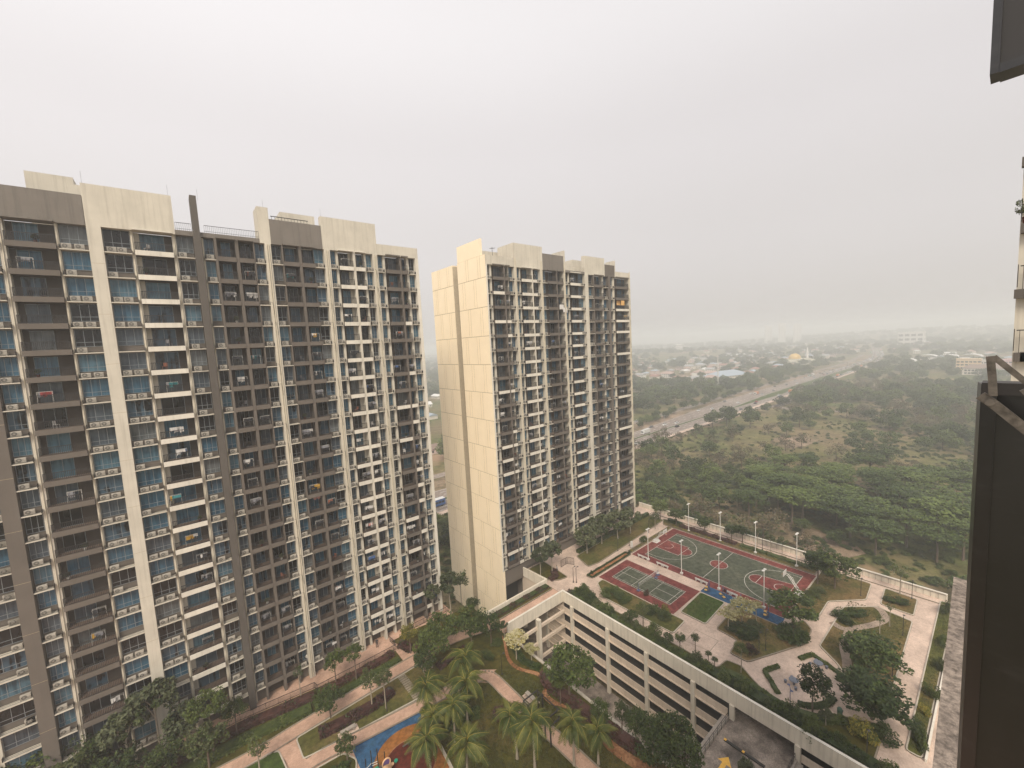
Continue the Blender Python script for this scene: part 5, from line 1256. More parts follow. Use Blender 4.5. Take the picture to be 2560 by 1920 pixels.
def loose(spots, V0, which, p_, seed):
    rr_ = random.Random(seed); pots = 0; cols_ = sorted({s[4] for s in spots}); 
    for (u0, u1, z, i, ci) in spots:
        if u1 < -19 or rr_.random() > p_: continue
        bal = cols_.index(ci); nb = ORD(len(cols_)-bal)
        where = '%s balcony down, %s balcony column from right, %s tower' % (ORD(i+1), nb, which)
        k = rr_.random(); x = rr_.uniform(u0+.65, max(u0+.66, u1-.65)); y = V0+rr_.uniform(.45, .8)
        if k < .62:
            ca, cb = rr_.choices(range(9), (6, 7, 9, .3, .6, 1.2, .4, .4, .8), k=2)
            t_ = thing('clothes_rack', 'rack of %s laundry, %s' % (CN[ca], where), 'clothes rack', (x, y, z), group='clothes racks on the balconies')
            put(RF, 'frame', t_)
            for q in range(rr_.randint(3, 6)):
                put(cloth(rr_.randrange(4), ca if rr_.random() < .6 else cb), 'garment', t_, (-.58+q*.2+rr_.uniform(0, .05), rr_.choice((-.2, 0, .2)), 1.32))
        elif k < .82:
            t_ = thing('potted_plant', 'leafy potted plant, %s' % where, 'potted plant', (x, V0+.35, z), group='potted plants on the balconies')
            MB().tube((0, 0, 0), (0, 0, .3), .12, .17, 8).build('pot', M['maroon'] if rr_.random() < .4 else MW, t_)
            put(crown(rr_.choice(('round', 'fanpalm', 'darkround')), 0), 'foliage', t_, (0, 0, .62), rr_.uniform(0, 6), .34)
        else:
            cc = rr_.choice((0, 1, 2, 8)); t_ = thing('chair', '%s chair, %s' % (CN[cc], where), 'chair', (x, y, z), rr_.uniform(0, 6.28), group='chairs on the balconies')
            MB().box(-.22, -.22, .42, .22, .22, .46).build('seat', MC[cc], t_); MB().box(-.22, .2, .46, .22, .24, .9).build('backrest', MC[cc], t_)
            for sx in (-.19, .19):
                for sy in (-.19, .19): MB().box(sx-.02, sy-.02, 0, sx+.02, sy+.02, .42).build('leg', MC[cc], t_)
loose(sp1, 70.0, 'near', .55, 21); loose(sp2, 69.4, 'far', .45, 22)
# the few striking ones
o = MB().box(0, 0, -1.3, 1.6, .05, 0).build('bamboo_blind', simple('ochre_blind', (.62, .36, .13), .8), None, (97.4, 69.45, 10.8-1.25+3.0)); 
o.location = (96.9, 69.42, 7.98+2.75); tag(o, 'large ochre blind hanging near the top right edge of the farther tower', 'blind')
o = MB().box(0, 0, -1.25, 1.7, .05, 0).build('bamboo_blind', bpy.data.materials['ochre_blind'], None, (95.6, 69.9, 7.98+2.75)); tag(o, 'smaller ochre blind set back left of the large one on the farther tower', 'blind')
for (u, v, z, sc_, ci, lab) in ((73.6, 69.3, 7.2, 1.5, 0, 'large white sheet hanging over a railing of the farther tower'), (72.4, 69.3, 7.9, 1.1, 0, 'white cloth beside the large sheet on the farther tower')):
    o = cloth_m(1.4, 1.3, 3).build('hanging_sheet', MC[ci], None, (u, v, z+1.2)); tag(o, lab, 'sheet')
for (u, lab) in ((15.5, 'left red paper diamond hanging in a dark balcony of the near tower'), (16.05, 'right red paper diamond hanging in a dark balcony of the near tower')):
    o = MB().face([(0, 0, -.3), (.3, 0, 0), (0, 0, .3), (-.3, 0, 0)]).face([(0, .02, -.3), (-.3, .02, 0), (0, .02, .3), (.3, .02, 0)]).build('paper_diamond', MC[4], None, (u-.1, 70.9, -23.0)); tag(o, lab, 'decoration')
# ================================================================ HIGHWAY, TRAFFIC
RZ = GZ
M['bare'] = ground_mat('bare_tan_soil', (.12, .105, .05), (.25, .185, .125), (.34, .25, .18), .035, .4)
def interp(P, x):
    if x <= P[0][0]: return P[0][1]
    for (a, b_), (c, d) in zip(P, P[1:]):
        if x <= c: return b_+(d-b_)*(x-a)/(c-a)
    return P[-1][1]
EA0 = [(-300, 145), (400, 145), (750, 149.5), (1000, 158), (1250, 186), (1700, 262), (2300, 372)]
EA1 = [(-300, 155.6), (380, 155.4), (480, 152.2), (750, 156), (1000, 164), (1250, 192), (1700, 270), (2300, 380)]
EB0 = [(-300, 157.2), (380, 157.2), (480, 163), (750, 167), (1000, 167), (1250, 193), (1700, 271), (2300, 381)]
EB1 = [(-300, 167.6), (250, 167.8), (400, 180), (750, 184), (1000, 181), (1250, 206), (1700, 285), (2300, 396)]
EC0 = [(-300, 184), (300, 185), (500, 190), (800, 194), (1000, 196), (1250, 222)]
EC1 = [(-300, 190), (300, 191), (500, 197), (800, 201), (1000, 203), (1250, 230)]
def xs(a, b_):
    o = [a]
    while o[-1] < b_: o.append(min(b_, o[-1]+max(12, abs(o[-1])*.06)))
    return o
def ribbon(b, e0, e1, z, X, mi=0, off0=0, off1=0):
    for x0, x1 in zip(X, X[1:]):
        p = [(x0, interp(e0, x0)+off0), (x1, interp(e0, x1)+off0), (x1, interp(e1, x1)+off1), (x0, interp(e1, x0)+off1)]
        b.face([(q[0], q[1], RZ+z+max(0, hgt(q[0], q[1]))) for q in p], mi)
for e0, e1, xe, lab in ((EA0, EA1, 2300, 'nearer carriageway of the highway'), (EB0, EB1, 2300, 'farther carriageway of the highway'), (EC0, EC1, 1250, 'narrow service road beyond the highway')):
    b = MB(); ribbon(b, e0, e1, .5, xs(-300, xe)); struct(b.build('road', M['asphalt']), lab)
b = MB(); ribbon(b, EA1, EB0, .56, xs(-300, 2300)); struct(b.build('median_strip', M['greenlawn']), 'grassed median between the carriageways')
b = MB(); ribbon(b, EB1, EC0, .44, xs(-300, 1250)); struct(b.build('verge', M['bare']), 'verge between highway and service road')
b = MB(); ribbon(b, EA0, EA0, .46, xs(-300, 900), off0=-3.5, off1=0); struct(b.build('sidewalk', M['pave']), 'pale footway along the near edge of the highway')
b = MB()
for e, o_ in ((EA0, .6), (EA1, -.6), (EB0, .6), (EB1, -.6), (EC0, .3)): ribbon(b, e, e, .515, xs(-200, 900), off0=o_-.11, off1=o_+.11)
def lane(e0, e1, f, x0=-200, x1=700):
    x = x0
    while x < x1:
        v = interp(e0, x)*(1-f)+interp(e1, x)*f; v2 = interp(e0, x+4)*(1-f)+interp(e1, x+4)*f
        b.face([(x, v-.16, RZ+.516), (x+4, v2-.16, RZ+.516), (x+4, v2+.16, RZ+.516), (x, v+.16, RZ+.516)]); x += 9
for f in (.36, .66): lane(EA0, EA1, f); lane(EB0, EB1, f)
struct(b.build('road_markings', M['roadline']), 'white lane markings of the highway')
for pts, w in (([(372, 148), (392, 138), (408, 132), (430, 131), (470, 140), (520, 146)], 7), ([(408, 132), (396, 118), (398, 100), (402, 84)], 6)):
    q = smooth_pts([Vector(p) for p in pts], 6); strip_path([tuple(p) for p in q], w, RZ+.4, 'asphalt', 'road', 'small looping side road off the highway' if w == 7 else 'pale track into the wild field')
CARC = [('white', (.60, .60, .59)), ('silver', (.35, .36, .37)), ('black', (.02, .02, .022)), ('grey', (.12, .125, .13)), ('red', (.30, .03, .03)), ('blue', (.05, .09, .20)), ('beige', (.42, .37, .28))]
MCAR = [simple('car_paint_'+n, c, .3) for n, c in CARC]; MGL = simple('car_glass', (.02, .025, .03), .1); MTY = simple('tyre', (.02, .02, .02), .9)
def loft(b, secs, mi=0):
    k = len(b.v); n = len(secs[0])
    for s in secs: b.v += s
    for i in range(len(secs)-1):
        for j in range(n):
            j2 = (j+1) % n; b.f.append((k+i*n+j, k+i*n+j2, k+(i+1)*n+j2, k+(i+1)*n+j)); b.m.append(mi)
    b.f.append(tuple(k+j for j in reversed(range(n)))); b.m.append(mi); b.f.append(tuple(k+(len(secs)-1)*n+j for j in range(n))); b.m.append(mi)
def car_body():
    b = MB(); S = []
    for x, h, w in ((-2.15, .62, .74), (-2.0, .92, .82), (-1.2, .98, .86), (.9, .98, .86), (1.7, .82, .82), (2.12, .58, .72)):
        S.append([(x, -w, .28), (x, -w, h*.75), (x, -w*.9, h), (x, w*.9, h), (x, w, h*.75), (x, w, .28)])
    loft(b, S); return b
def cabin():
    b = MB(); S = []
    for x, h, w in ((-1.75, .97, .78), (-1.15, 1.42, .62), (.25, 1.45, .62), (1.05, .97, .76)):
        S.append([(x, -.78, .95), (x, -w, h), (x, w, h), (x, .78, .95)])
    loft(b, S); b2 = MB(); b2.v, b2.f, b2.m = b.v, b.f, b.m
    b2.box(-1.1, -.6, 1.425, .22, .6, 1.475, 1); return b2
cb = [car_body().mesh('body', m) for m in MCAR]; cc = [cabin().mesh('windows', [MGL, m]) for m in MCAR]
wh = MB().tube((0, -.09, 0), (0, .09, 0), .31, n=10).mesh('wheel', MTY)
def car(u, v, z, rz, ci, label, wheels=True):
    t_ = thing('car', label, 'car', (u, v, z), rz, 'vehicles on the highway'); put(cb[ci], 'body', t_); put(cc[ci], 'windows', t_)
    if wheels:
        for x in (-1.35, 1.35):
            for y in (-.76, .76): put(wh, 'wheel', t_, (x, y, .31))
def truckbus(u, v, z, rz, label, col, L=9.5, H=3.0, bus=False, name='lorry', roof=None):
    t_ = thing(name, label, name, (u, v, z), rz, 'vehicles on the highway')
    m = simple(name+'_paint', col, .4)
    MB().box(-L/2, -1.2, .6, L/2-(0 if bus else 2.2), 1.2, H-.05).build('body', m, t_)
    if roof: MB().box(-L/2, -1.21, H-.05, L/2, 1.21, H+.05).build('roof', roof, t_)
    if not bus: MB().box(L/2-2.0, -1.15, .5, L/2, 1.15, 2.5).build('cab', MCAR[0], t_)
    b = MB()
    if bus:
        for i in range(7): b.box(-L/2+.4+i*1.55, -1.215, 1.5, -L/2+1.75+i*1.55, -1.2, 2.4).box(-L/2+.4+i*1.55, 1.2, 1.5, -L/2+1.75+i*1.55, 1.215, 2.4)
        b.box(L/2, -1.05, 1.2, L/2+.02, 1.05, 2.6)
    else: b.box(L/2, -1, 1.4, L/2+.02, 1, 2.2).box(L/2-1.4, -1.17, 1.4, L/2-.4, -1.15, 2.1)
    b.build('windows', MGL, t_)
    for x in (-L/2+1.6, L/2-1.6):
        for y in (-1.05, 1.05): put(MB().tube((0, -.14, 0), (0, .14, 0), .48, n=10).mesh('wheel', MTY), 'wheel', t_, (x, y, .48))
truckbus(76.5, 150.6, RZ+.5, 0, 'blue bus with white roof on the highway between the two towers', (.05, .12, .32), 11.5, 3.2, True, 'bus', roof=MCAR[0])
rr = random.Random(8); LNS = []
for (e0, e1, fs, face) in ((EA0, EA1, (.2, .5, .82), 0), (EB0, EB1, (.2, .5, .82), math.pi), (EC0, EC1, (.5,), 0)):
    for f in fs:
        x = rr.uniform(200, 280)
        while x < 1500:
            v = interp(e0, x)*(1-f)+interp(e1, x)*f; v2 = interp(e0, x+5)*(1-f)+interp(e1, x+5)*f
            LNS.append((x, v, face+math.atan2(v2-v, 5), 'nearer' if e0 is EA0 else 'farther' if e0 is EB0 else 'service'))
            x += rr.uniform(26, 120) if x < 600 else rr.uniform(14, 44)
            if len(fs) == 1: x += 60
LNS.sort(); seen = {}
for i, (x, v, a, side) in enumerate(LNS):
    z = RZ+.5+max(0, hgt(x, v)); q = rr.random(); dist = 'in the haze' if x > 800 else 'past the side road' if x > 430 else 'in its near stretch'
    road = 'service road' if side == 'service' else side+' carriageway'
    if q < .9:
        ci = rr.choices(range(7), (6, 4, 2.5, 3, 1, 1, 1))[0]; key = (ci, road, dist); seen[key] = seen.get(key, 0)+1
        car(x, v, z, a, ci, '%s car, %s %s, %s %s one counting from the tower' % (CARC[ci][0], road, dist, ORD(seen[key]), CARC[ci][0]), x < 700)
    else:
        c = rr.choice(((.5, .5, .48), (.08, .16, .10), (.45, .18, .08))); key = ('lorry', road, dist); seen[key] = seen.get(key, 0)+1
        truckbus(x, v, z, a, 'lorry, %s %s, %s lorry there counting from the tower' % (road, dist, ORD(seen[key])), c, 8.5, 3.1)
# highway lamp posts and a tall mast
for i in range(22):
    x = 190+i*38; v = (interp(EA1, x)+interp(EB0, x))/2
    t_ = thing('street_lamp', 'twin street lamp on the highway median, %s counted from the tower' % ORD(i+1), 'street lamp', (x, v, RZ+.5), group='street lamps on the median')
    MB().tube((0, 0, 0), (0, 0, 10), .12, .07).build('pole', MMER, t_); MB().tube((0, -2, 10.3), (0, 0, 10), .05).tube((0, 2, 10.3), (0, 0, 10), .05).box(-.15, -2.6, 10.25, .15, -1.9, 10.38).box(-.15, 1.9, 10.25, .15, 2.6, 10.38).build('lamp_head', MMER, t_)
t_ = thing('mast', 'tall white lattice mast rising from the trees beyond the highway', 'mast', (497, 222, GZ)); b = MB()
for x, y in ((-.8, -.8), (.8, -.8), (.8, .8), (-.8, .8)): b.tube((x, y, 0), (x*.4, y*.4, 42), .14, .1, 4)
for i in range(20):
    s0, s1 = .8*(1-.6*i/20), .8*(1-.6*(i+1)/20); z0, z1 = 42*i/20, 42*(i+1)/20
    b.tube((-s0, -s0, z0), (s1, -s1, z1), .05, n=4).tube((s0, -s0, z0), (s1, s1, z1), .05, n=4).tube((s0, s0, z0), (-s1, s1, z1), .05, n=4).tube((-s0, s0, z0), (-s1, -s1, z1), .05, n=4)
b.build('lattice', MW, t_)
# footbridge over the highway in the haze
t_ = thing('footbridge', 'long footbridge crossing the highway in the haze', 'bridge', (905, 145, GZ)); MB().box(-1.5, 0, 6, 1.5, 62, 7.4).build('deck', M['conc'], t_)
for y in (3, 19.5, 38, 58): MB().box(-.6, y-.4, 0, .6, y+.4, 6).build('pier', M['conc'], t_)
for pts, lb in (([(205, 137), (240, 134), (290, 140), (345, 136), (400, 139), (380, 143.4), (300, 141.3), (205, 141.3)], 'bare tan strip of soil along the near side of the highway'),
                ([(470, 70), (520, 62), (600, 80), (610, 112), (540, 130), (490, 118)], 'bare tan clearing beside the side road'), ([(262, 76), (290, 70), (302, 80), (292, 90), (268, 90)], 'small bare clearing amid the scrub'),
                ([(420, -60), (560, -80), (640, -20), (560, 20), (450, 10)], 'pale bare ground far out in the field'), ([(140, 30), (152, 26), (158, 42), (150, 58), (141, 50)], 'bare brown patch below the layered grove')):
    P = smooth_pts(pts+[pts[0]], 5)[:-1]; b = MB(); b.face([(p[0]+R.uniform(-1.5, 1.5), p[1]+R.uniform(-1, 1), GZ+.12) for p in (P if sum(P[i][0]*P[(i+1)%len(P)][1]-P[(i+1)%len(P)][0]*P[i][1] for i in range(len(P))) > 0 else P[::-1])])
    struct(b.build('bare_soil', M['bare']), lb)
# ================================================================ FAR BUILDINGS
ROOF = [('white', (.62, .62, .60)), ('pale blue', (.30, .36, .42)), ('grey', (.30, .30, .30)), ('pinkish tiled', (.36, .25, .21)), ('red tiled', (.27, .14, .11)), ('brown', (.20, .14, .11))]
MRF = [simple('roof_'+n.replace(' ', '_'), c, .6) for n, c in ROOF]; MWL = [simple('house_wall_'+str(i), c, .9) for i, c in enumerate(((.60, .55, .48), (.55, .42, .38), (.62, .60, .57), (.52, .50, .40)))]
def house_meshes(L, Wd, h, rh, ri, wi, hip):
    w = MB().box(-L/2, -Wd/2, 0, L/2, Wd/2, h).mesh('wall', MWL[wi])
    r = MB(); o = .7; a = L/2+o; c = Wd/2+o; q = a-c if hip else a
    V = [(-a, -c, h), (a, -c, h), (a, c, h), (-a, c, h), (-q if hip else -a, 0, h+rh), (q if hip else a, 0, h+rh)]
    for f in ((0, 1, 5, 4), (2, 3, 4, 5), (1, 2, 5), (3, 0, 4), (0, 3, 2, 1)): r.face([V[i] for i in f])
    r = r.mesh('roof', MRF[ri]); wn = MB(); n = max(2, int(L/3.2))
    for i in range(n):
        x = -L/2+(i+.5)*L/n
        for z in ([1.0] if h < 4.5 else [1.0, 3.9]): wn.box(x-.6, -Wd/2-.06, z, x+.6, -Wd/2-.01, z+1.3).box(x-.6, Wd/2+.01, z, x+.6, Wd/2+.06, z+1.3)
    return w, r, wn.mesh('windows', MGL)
HM = []
rr = random.Random(31)
for i in range(16): HM.append((i % 6, house_meshes(rr.uniform(11, 24), rr.uniform(8, 12), rr.choice((3.4, 6.2)), rr.uniform(2, 3.4), i % 6, rr.randrange(4), rr.random() < .6)))
zones = [(560, 900, 255, 430, 46), (820, 1500, 260, 560, 60), (600, 1100, 430, 760, 40), (60, 330, 235, 520, 34), (-30, 60, 240, 520, 10), (980, 1500, -40, 110, 16), (1200, 2200, 120, 700, 40)]
taken = []; hcnt = {}
HS = []
for zi, (x0, x1, y0, y1, n) in enumerate(zones):
    for i in range(n):
        for _ in range(20):
            x, y = rr.uniform(x0, x1), rr.uniform(y0, y1)
            if all((x-a)**2+(y-c)**2 > 26**2 for a, c in taken) and not (interp(EA0, x)-15 < y < interp(EB1, x)+30): break
        else: continue
        taken.append((x, y)); ri, (w, r_, wn) = HM[rr.randrange(16)]
        area = ('beyond the highway trees', 'in the hazy suburb', 'left of the hazy suburb', 'seen between the two towers', 'seen at the left gap', 'right of the highway in the haze', 'in the farthest haze')[zi]
        key = (ri, area); hcnt[key] = hcnt.get(key, 0)+1
        h = thing('house', '', 'house', (x, y, GZ+max(0, hgt(x, y))), rr.choice((0, 1.57))+rr.uniform(-.2, .2), 'houses with %s roof %s' % (ROOF[ri][0], area)); HS.append((ROOF[ri][0], area, h))
        put(w, 'wall', h); put(r_, 'roof', h)
        if math.hypot(x, y) > 900: put(wn, 'windows', h)
        else:
            for q in range(0, len(wn.vertices), 8):
                V8 = [wn.vertices[q+i].co for i in range(8)]; c = V8[0]
                me = cached(('hw', round(V8[6].x-c.x, 2)), lambda: MB().box(0, 0, 0, V8[6].x-c.x, .05, 1.3).mesh('window', MGL)); put(me, 'window', h, tuple(c))
def scrx(p): d = Vector(p).dot(F_); return Vector(p).dot(R_)/d
HS.sort(key=lambda q: scrx(q[2].location)); hc_ = {}
for rn, ar, h in HS:
    hc_[rn, ar] = hc_.get((rn, ar), 0)+1; h['label'] = '%s-roofed house %s, %s such from the left' % (rn, ar, ORD(hc_[rn, ar]))
# special buildings
def block(name, label, x, y, rz, L, Wd, H, mat, rows, cols, wmat=None, cat='building', roofm=None):
    t_ = thing(name, label, cat, (x, y, GZ+max(0, hgt(x, y))), rz)
    MB().box(-L/2, -Wd/2, 0, L/2, Wd/2, H).build('wall', mat, t_)
    b = MB()
    for s in (-1, 1):
        for i in range(rows):
            z = 1.2+i*(H-1.5)/rows
            for j in range(cols):
                xx = -L/2+(j+.5)*L/cols; w = L/cols*.36; y0, y1 = sorted((s*(Wd/2+.01), s*(Wd/2+.12))); b.box(xx-w, y0, z, xx+w, y1, z+(H-1.5)/rows*.5)
    for i in range(rows):
        z = 1.2+i*(H-1.5)/rows
        for j in range(max(2, cols//2)):
            yy = -Wd/2+(j+.5)*Wd/max(2, cols//2); b.box(-L/2-.12, yy-1.2, z, -L/2-.01, yy+1.2, z+(H-1.5)/rows*.5)
    b.build('windows', wmat or MGL, t_)
    MB().box(-L/2-.4, -Wd/2-.4, H, L/2+.4, Wd/2+.4, H+.6).build('roof', roofm or mat, t_); return t_
WHT = MWL[2]
block('office_block', 'long white multi-storey block with dark window bands on the left hazy hill', 1400, 765, .6, 90, 22, 26, WHT, 5, 12)
block('office_block', 'plain white slab building high in the haze right of the highway', 1739, 199, 1.45, 58, 22, 40, WHT, 3, 4)
for i, (x, y, L, H) in enumerate(((2270, 770, 40, 92), (2290, 717, 60, 98), (2310, 660, 40, 90))): block('tower_block', 'faint tower block on the horizon, %s of the three from the left' % NTH[i], x, y, .3, L, 30, H, WHT, 8, 6)
t_ = thing('mosque', 'pale mosque with golden dome and minaret beyond the highway', 'mosque', (940, 268, GZ), -.35); t_.scale = (.86, .86, .8)
MB().box(-42, -14, 0, 42, 14, 11).box(-20, -18, 0, 20, 18, 14).build('wall', MWL[3], t_)
b = MB()
for i in range(16): b.box(-40+i*5, -14.2, 2, -37.5+i*5, -14.02, 8)
for i in range(6): b.box(-18+i*6.4, -18.2, 2, -15+i*6.4, -18.02, 10)
b.build('windows', MGL, t_); GOLD = simple('gold_dome', (.55, .36, .10), .35)
MB().blob((-8, 0, 16), (12, 12, 11), nu=20, nv=10).build('dome', GOLD, t_, smooth=True)
MB().tube((24, -6, 0), (24, -6, 34), 2.4, 2.0, 10).tube((24, -6, 28), (24, -6, 29), 3.4, 3.4, 10).tube((24, -6, 34), (24, -6, 42), 1.6, .2, 10).build('minaret', WHT, t_)
t_ = thing('hall', 'large hall with pale blue hipped roof beyond the highway trees', 'hall', (628, 268, GZ), -.25)
w, r_, wn = house_meshes(64, 30, 6, 7, 1, 0, True); put(w, 'wall', t_); put(r_, 'roof', t_); put(wn, 'windows', t_)
t_ = thing('hall', 'long flat-roofed shed left of the blue-roofed hall', 'hall', (560, 300, GZ), -.2)
w, r_, wn = house_meshes(80, 16, 5, 2.5, 2, 1, False); put(w, 'wall', t_); put(r_, 'roof', t_); put(wn, 'windows', t_)
for i, (x, y) in enumerate(((1045, 98), (1040, 72), (1050, 46), (930, 108))):
    t_ = thing('market_hall', 'hall with pale arched roof, %s from the left behind the wild field' % NTH[i], 'hall', (x, y, GZ), 1.5)
    L, Wd = (26, 22) if i < 3 else (16, 14); MB().box(-L/2, -Wd/2, 0, L/2, Wd/2, 6).build('wall', MWL[2], t_); b = MB(); n = 12
    for q in range(n):
        a0, a1 = math.pi*q/n, math.pi*(q+1)/n
        b.face([(-L/2*1.05*math.cos(a0), -Wd/2-1, 6+4.5*math.sin(a0)), (-L/2*1.05*math.cos(a1), -Wd/2-1, 6+4.5*math.sin(a1)), (-L/2*1.05*math.cos(a1), Wd/2+1, 6+4.5*math.sin(a1)), (-L/2*1.05*math.cos(a0), Wd/2+1, 6+4.5*math.sin(a0))])
    b.build('roof', MRF[0], t_)
YS, PS = MWL[0], simple('pink_wall', (.55, .36, .36), .9)
block('school', 'yellow four-storey school wing beside the dark panel', 800, 36.5, 1.57, 22, 12, 17, simple('yellow_wall', (.60, .46, .30), .9), 4, 6)
block('school', 'grey-fronted middle wing of the school', 806, 24, 1.57, 12, 10, 15, WHT, 4, 4); block('school', 'pink wing of the school', 800, 9, 1.57, 18, 12, 16, PS, 4, 5)
t_ = thing('school', 'low school building with brown hipped roof and rows of windows', 'school', (765, 18, GZ), 1.57); w, r_, wn = house_meshes(44, 14, 8, 5, 5, 0, True); put(w, 'wall', t_); put(r_, 'roof', t_)
b = MB()
for i in range(14): 
    for z in (1.2, 4.6): b.box(-21+i*3, 7.02, z, -19+i*3, 7.15, z+1.9).box(-21+i*3, -7.15, z, -19+i*3, -7.02, z+1.9)
b.build('windows', MGL, t_)
t_ = thing('lorry_box', 'white box trailer parked by the shed beyond the highway', 'trailer', (618, 232, GZ)); MB().box(-4, -1.5, 1, 4, 1.5, 5).build('body', MCAR[0], t_); MB().tube((-2.5, -1.3, .5), (-2.5, 1.3, .5), .5).tube((2.5, -1.3, .5), (2.5, 1.3, .5), .5).build('wheels', MTY, t_)
# ================================================================ WOODS
def wild_crown(kind, seed):
    if kind == 'umb': return crown_mesh('u', [LM['wild'], LM['dark']], seed, nclump=58, per=48, ls=.062, flat=.5, layered=True)  # dark leaves mixed in to paint the shade between canopy layers
    if kind == 'dry': return crown_mesh('d', [LM['dry'], LM['olive']], seed, nclump=24, per=34, ls=.065, flat=.9, shell=.3)
    if kind == 'dk': return crown_mesh('k', [LM['dark'], LM['wild']], seed, nclump=34, per=52, ls=.08, flat=.8)
    return crown_mesh('w', [LM['wild'], LM['olive']], seed, nclump=34, per=52, ls=.08, flat=.78)
WC = {k: [wild_crown(k, s) for s in (5, 6)] for k in ('umb', 'dry', 'dk', 'gen')}
wtr = MB(); wtr.path([(0, 0, -.2), (.03, 0, .5), (0, .03, 1)], [.035, .028, .02], 6)
for i in range(4): a = i*1.57; wtr.tube((0, 0, .75), (.28*math.cos(a), .28*math.sin(a), 1.15), .015, .006, 4)
WT = wtr.mesh('trunk', BARK)
WN = {'umb': ('tall flat-crowned forest tree in the layered grove beyond the boundary wall', 'flat-crowned trees of the layered grove'), 'dry': ('thin brownish half-bare tree in the wild field', 'brownish half-bare trees of the wild field'),
      'dk': ('dense dark green tree of the wild woods', 'dark trees of the wild woods'), 'gen': ('bushy green tree of the wild woods', 'bushy trees of the wild woods')}
from mathutils import noise as mn
def dens(x, y): return mn.noise(Vector((x*.011, y*.011, 3.3)))
rr = random.Random(99); W_ = []
def px(x, y, z=-60):
    p = Vector((x, y, z)); d = p.dot(F_)
    if d < 1: return None
    return p.dot(R_)/d*1026.7, -p.dot(U_)/d*1026.7, d
def inview(x, y):
    q = px(x, y); return q and -1400 < q[0] < 1300 and q[1] < 1100
# layered grove
for i in range(46):
    for _ in range(30):
        x, y = rr.uniform(150, 222), rr.uniform(2, 66)
        if y < 78-(x-140)*.9+40 and y > 40-(x-150)*.9-24 and all((x-a[0])**2+(y-a[1])**2 > 6.2**2 for a in W_): break
    W_.append((x, y, rr.uniform(5, 7.6), rr.uniform(7.5, 11.5), 'umb'))
spec = [(289.7, 133.6, 6.5, 8, 'dk'), (301, 128.6, 7, 9, 'dk'), (303.5, 114, 7.4, 9, 'gen'), (497, 126.3, 3.6, 6, 'dk'), (374.6, 95.4, 7, 7, 'gen'), (359, 83, 4.4, 6, 'gen'), (349, 48.5, 7.3, 7, 'dk')]
W_ += spec
n0 = 0
while n0 < 430:
    x = 108+rr.random()**1.6*520; y = rr.uniform(-190, 138)
    if not inview(x, y): continue
    if y > 138 or (120 < x < 150 and 8 < y < 62 and rr.random() < .85): continue
    if 372 < x < 445 and 78 < y < 150: continue
    d = dens(x, y); dry = dens(x+900, y-400)
    clear = (240 < x < 320 and 60 < y < 104 and rr.random() < .7) or (380 < x < 520 and 60 < y < 140 and rr.random() < .8) or (x > 120 and x < 235 and 62 < y < 90 and rr.random() < .5) or (430 < x < 640 and -40 < y < 30 and rr.random() < .8)
    if clear and rr.random() < .8: continue
    if d < -.04 and rr.random() < .85: continue
    r = rr.uniform(2.2, 5.2)*(1 if x < 300 else 1.25)
    if any((x-a[0])**2+(y-a[1])**2 < (.62*(r+a[2]))**2 for a in W_): n0 += .02; continue
    k = 'dry' if dry > -.02 and rr.random() < .7 else 'dk' if rr.random() < .2 else 'gen'
    W_.append((x, y, r, r*rr.uniform(1.0, 1.35), k)); n0 += 1
for i in range(260):   # belt beyond the highway
    x = 120+rr.random()**1.3*620; y = rr.choice((rr.uniform(169, 181), rr.uniform(198, 250), rr.uniform(198, 300)))
    if y < 183: y = interp(EB1, x)+rr.uniform(4, 11)
    r = rr.uniform(4, 8) if y > 190 else rr.uniform(3, 5)
    if any((x-a[0])**2+(y-a[1])**2 < (.55*(r+a[2]))**2 for a in W_) or any((x-a)**2+(y-c)**2 < 14**2 for a, c in taken): continue
    W_.append((x, y, r, r*1.1, 'dk' if rr.random() < .4 else 'gen'))
W_.append((90, 118, 4, 5, 'gen')); 
for i in range(26): W_.append((rr.uniform(30, 100), rr.uniform(95, 138), rr.uniform(2.5, 4.5), rr.uniform(3, 5), rr.choice(('gen', 'dk'))))
W_.sort(key=lambda w: -w[2]/math.hypot(w[0], w[1]))
WT_ = []
for i, (x, y, r, h, k) in enumerate(W_[:300]):
    fb = 1 if y > 165 else 0
    lab, g = WN[k]
    if fb: lab, g = 'leafy %s tree in the belt beyond the highway' % ('dark' if k == 'dk' else 'green'), '%s trees in the belt beyond the highway' % ('dark' if k == 'dk' else 'green')
    if y > 92 and x < 105: lab, g = 'tree on the green slope between the two towers', 'trees on the slope between the towers'
    if (x, y, r, h, k) in spec: lab = {289.7: 'left tree of the dark trio beside the highway', 301: 'middle tree of the dark trio beside the highway', 303.5: 'right tree of the dark trio beside the highway', 497: 'lone conical tree beside the side road', 374.6: 'big bushy tree at the end of the pale track', 359: 'smaller bushy tree at the end of the pale track', 349: 'dark round tree amid the brown scrub'}[x]; g = None
    t_ = thing('tree', lab, 'tree', (x, y, GZ+.1), 0, g)
    if (x, y, r, h, k) not in spec: WT_.append((scrx((x, y, GZ)), lab if y > 92 and x < 105 or fb else {'umb': 'flat-crowned tree of the layered grove', 'dry': 'half-bare brownish tree of the wild field', 'dk': 'dense dark tree of the wild field', 'gen': 'bushy green tree of the wild field'}[k], 'front' if x < 185 else 'middle' if x < 270 else 'back', t_))
    put(WC[k][i % 2], 'crown', t_, (0, 0, h), rr.uniform(0, 6.28), (r, r, r*(.9 if k != 'umb' else .8)))
    put(WT, 'trunk', t_, (0, 0, 0), 0, (h*1.0, h*1.0, h*.95))
WT_.sort(key=lambda q: q[0]); tc_ = {}
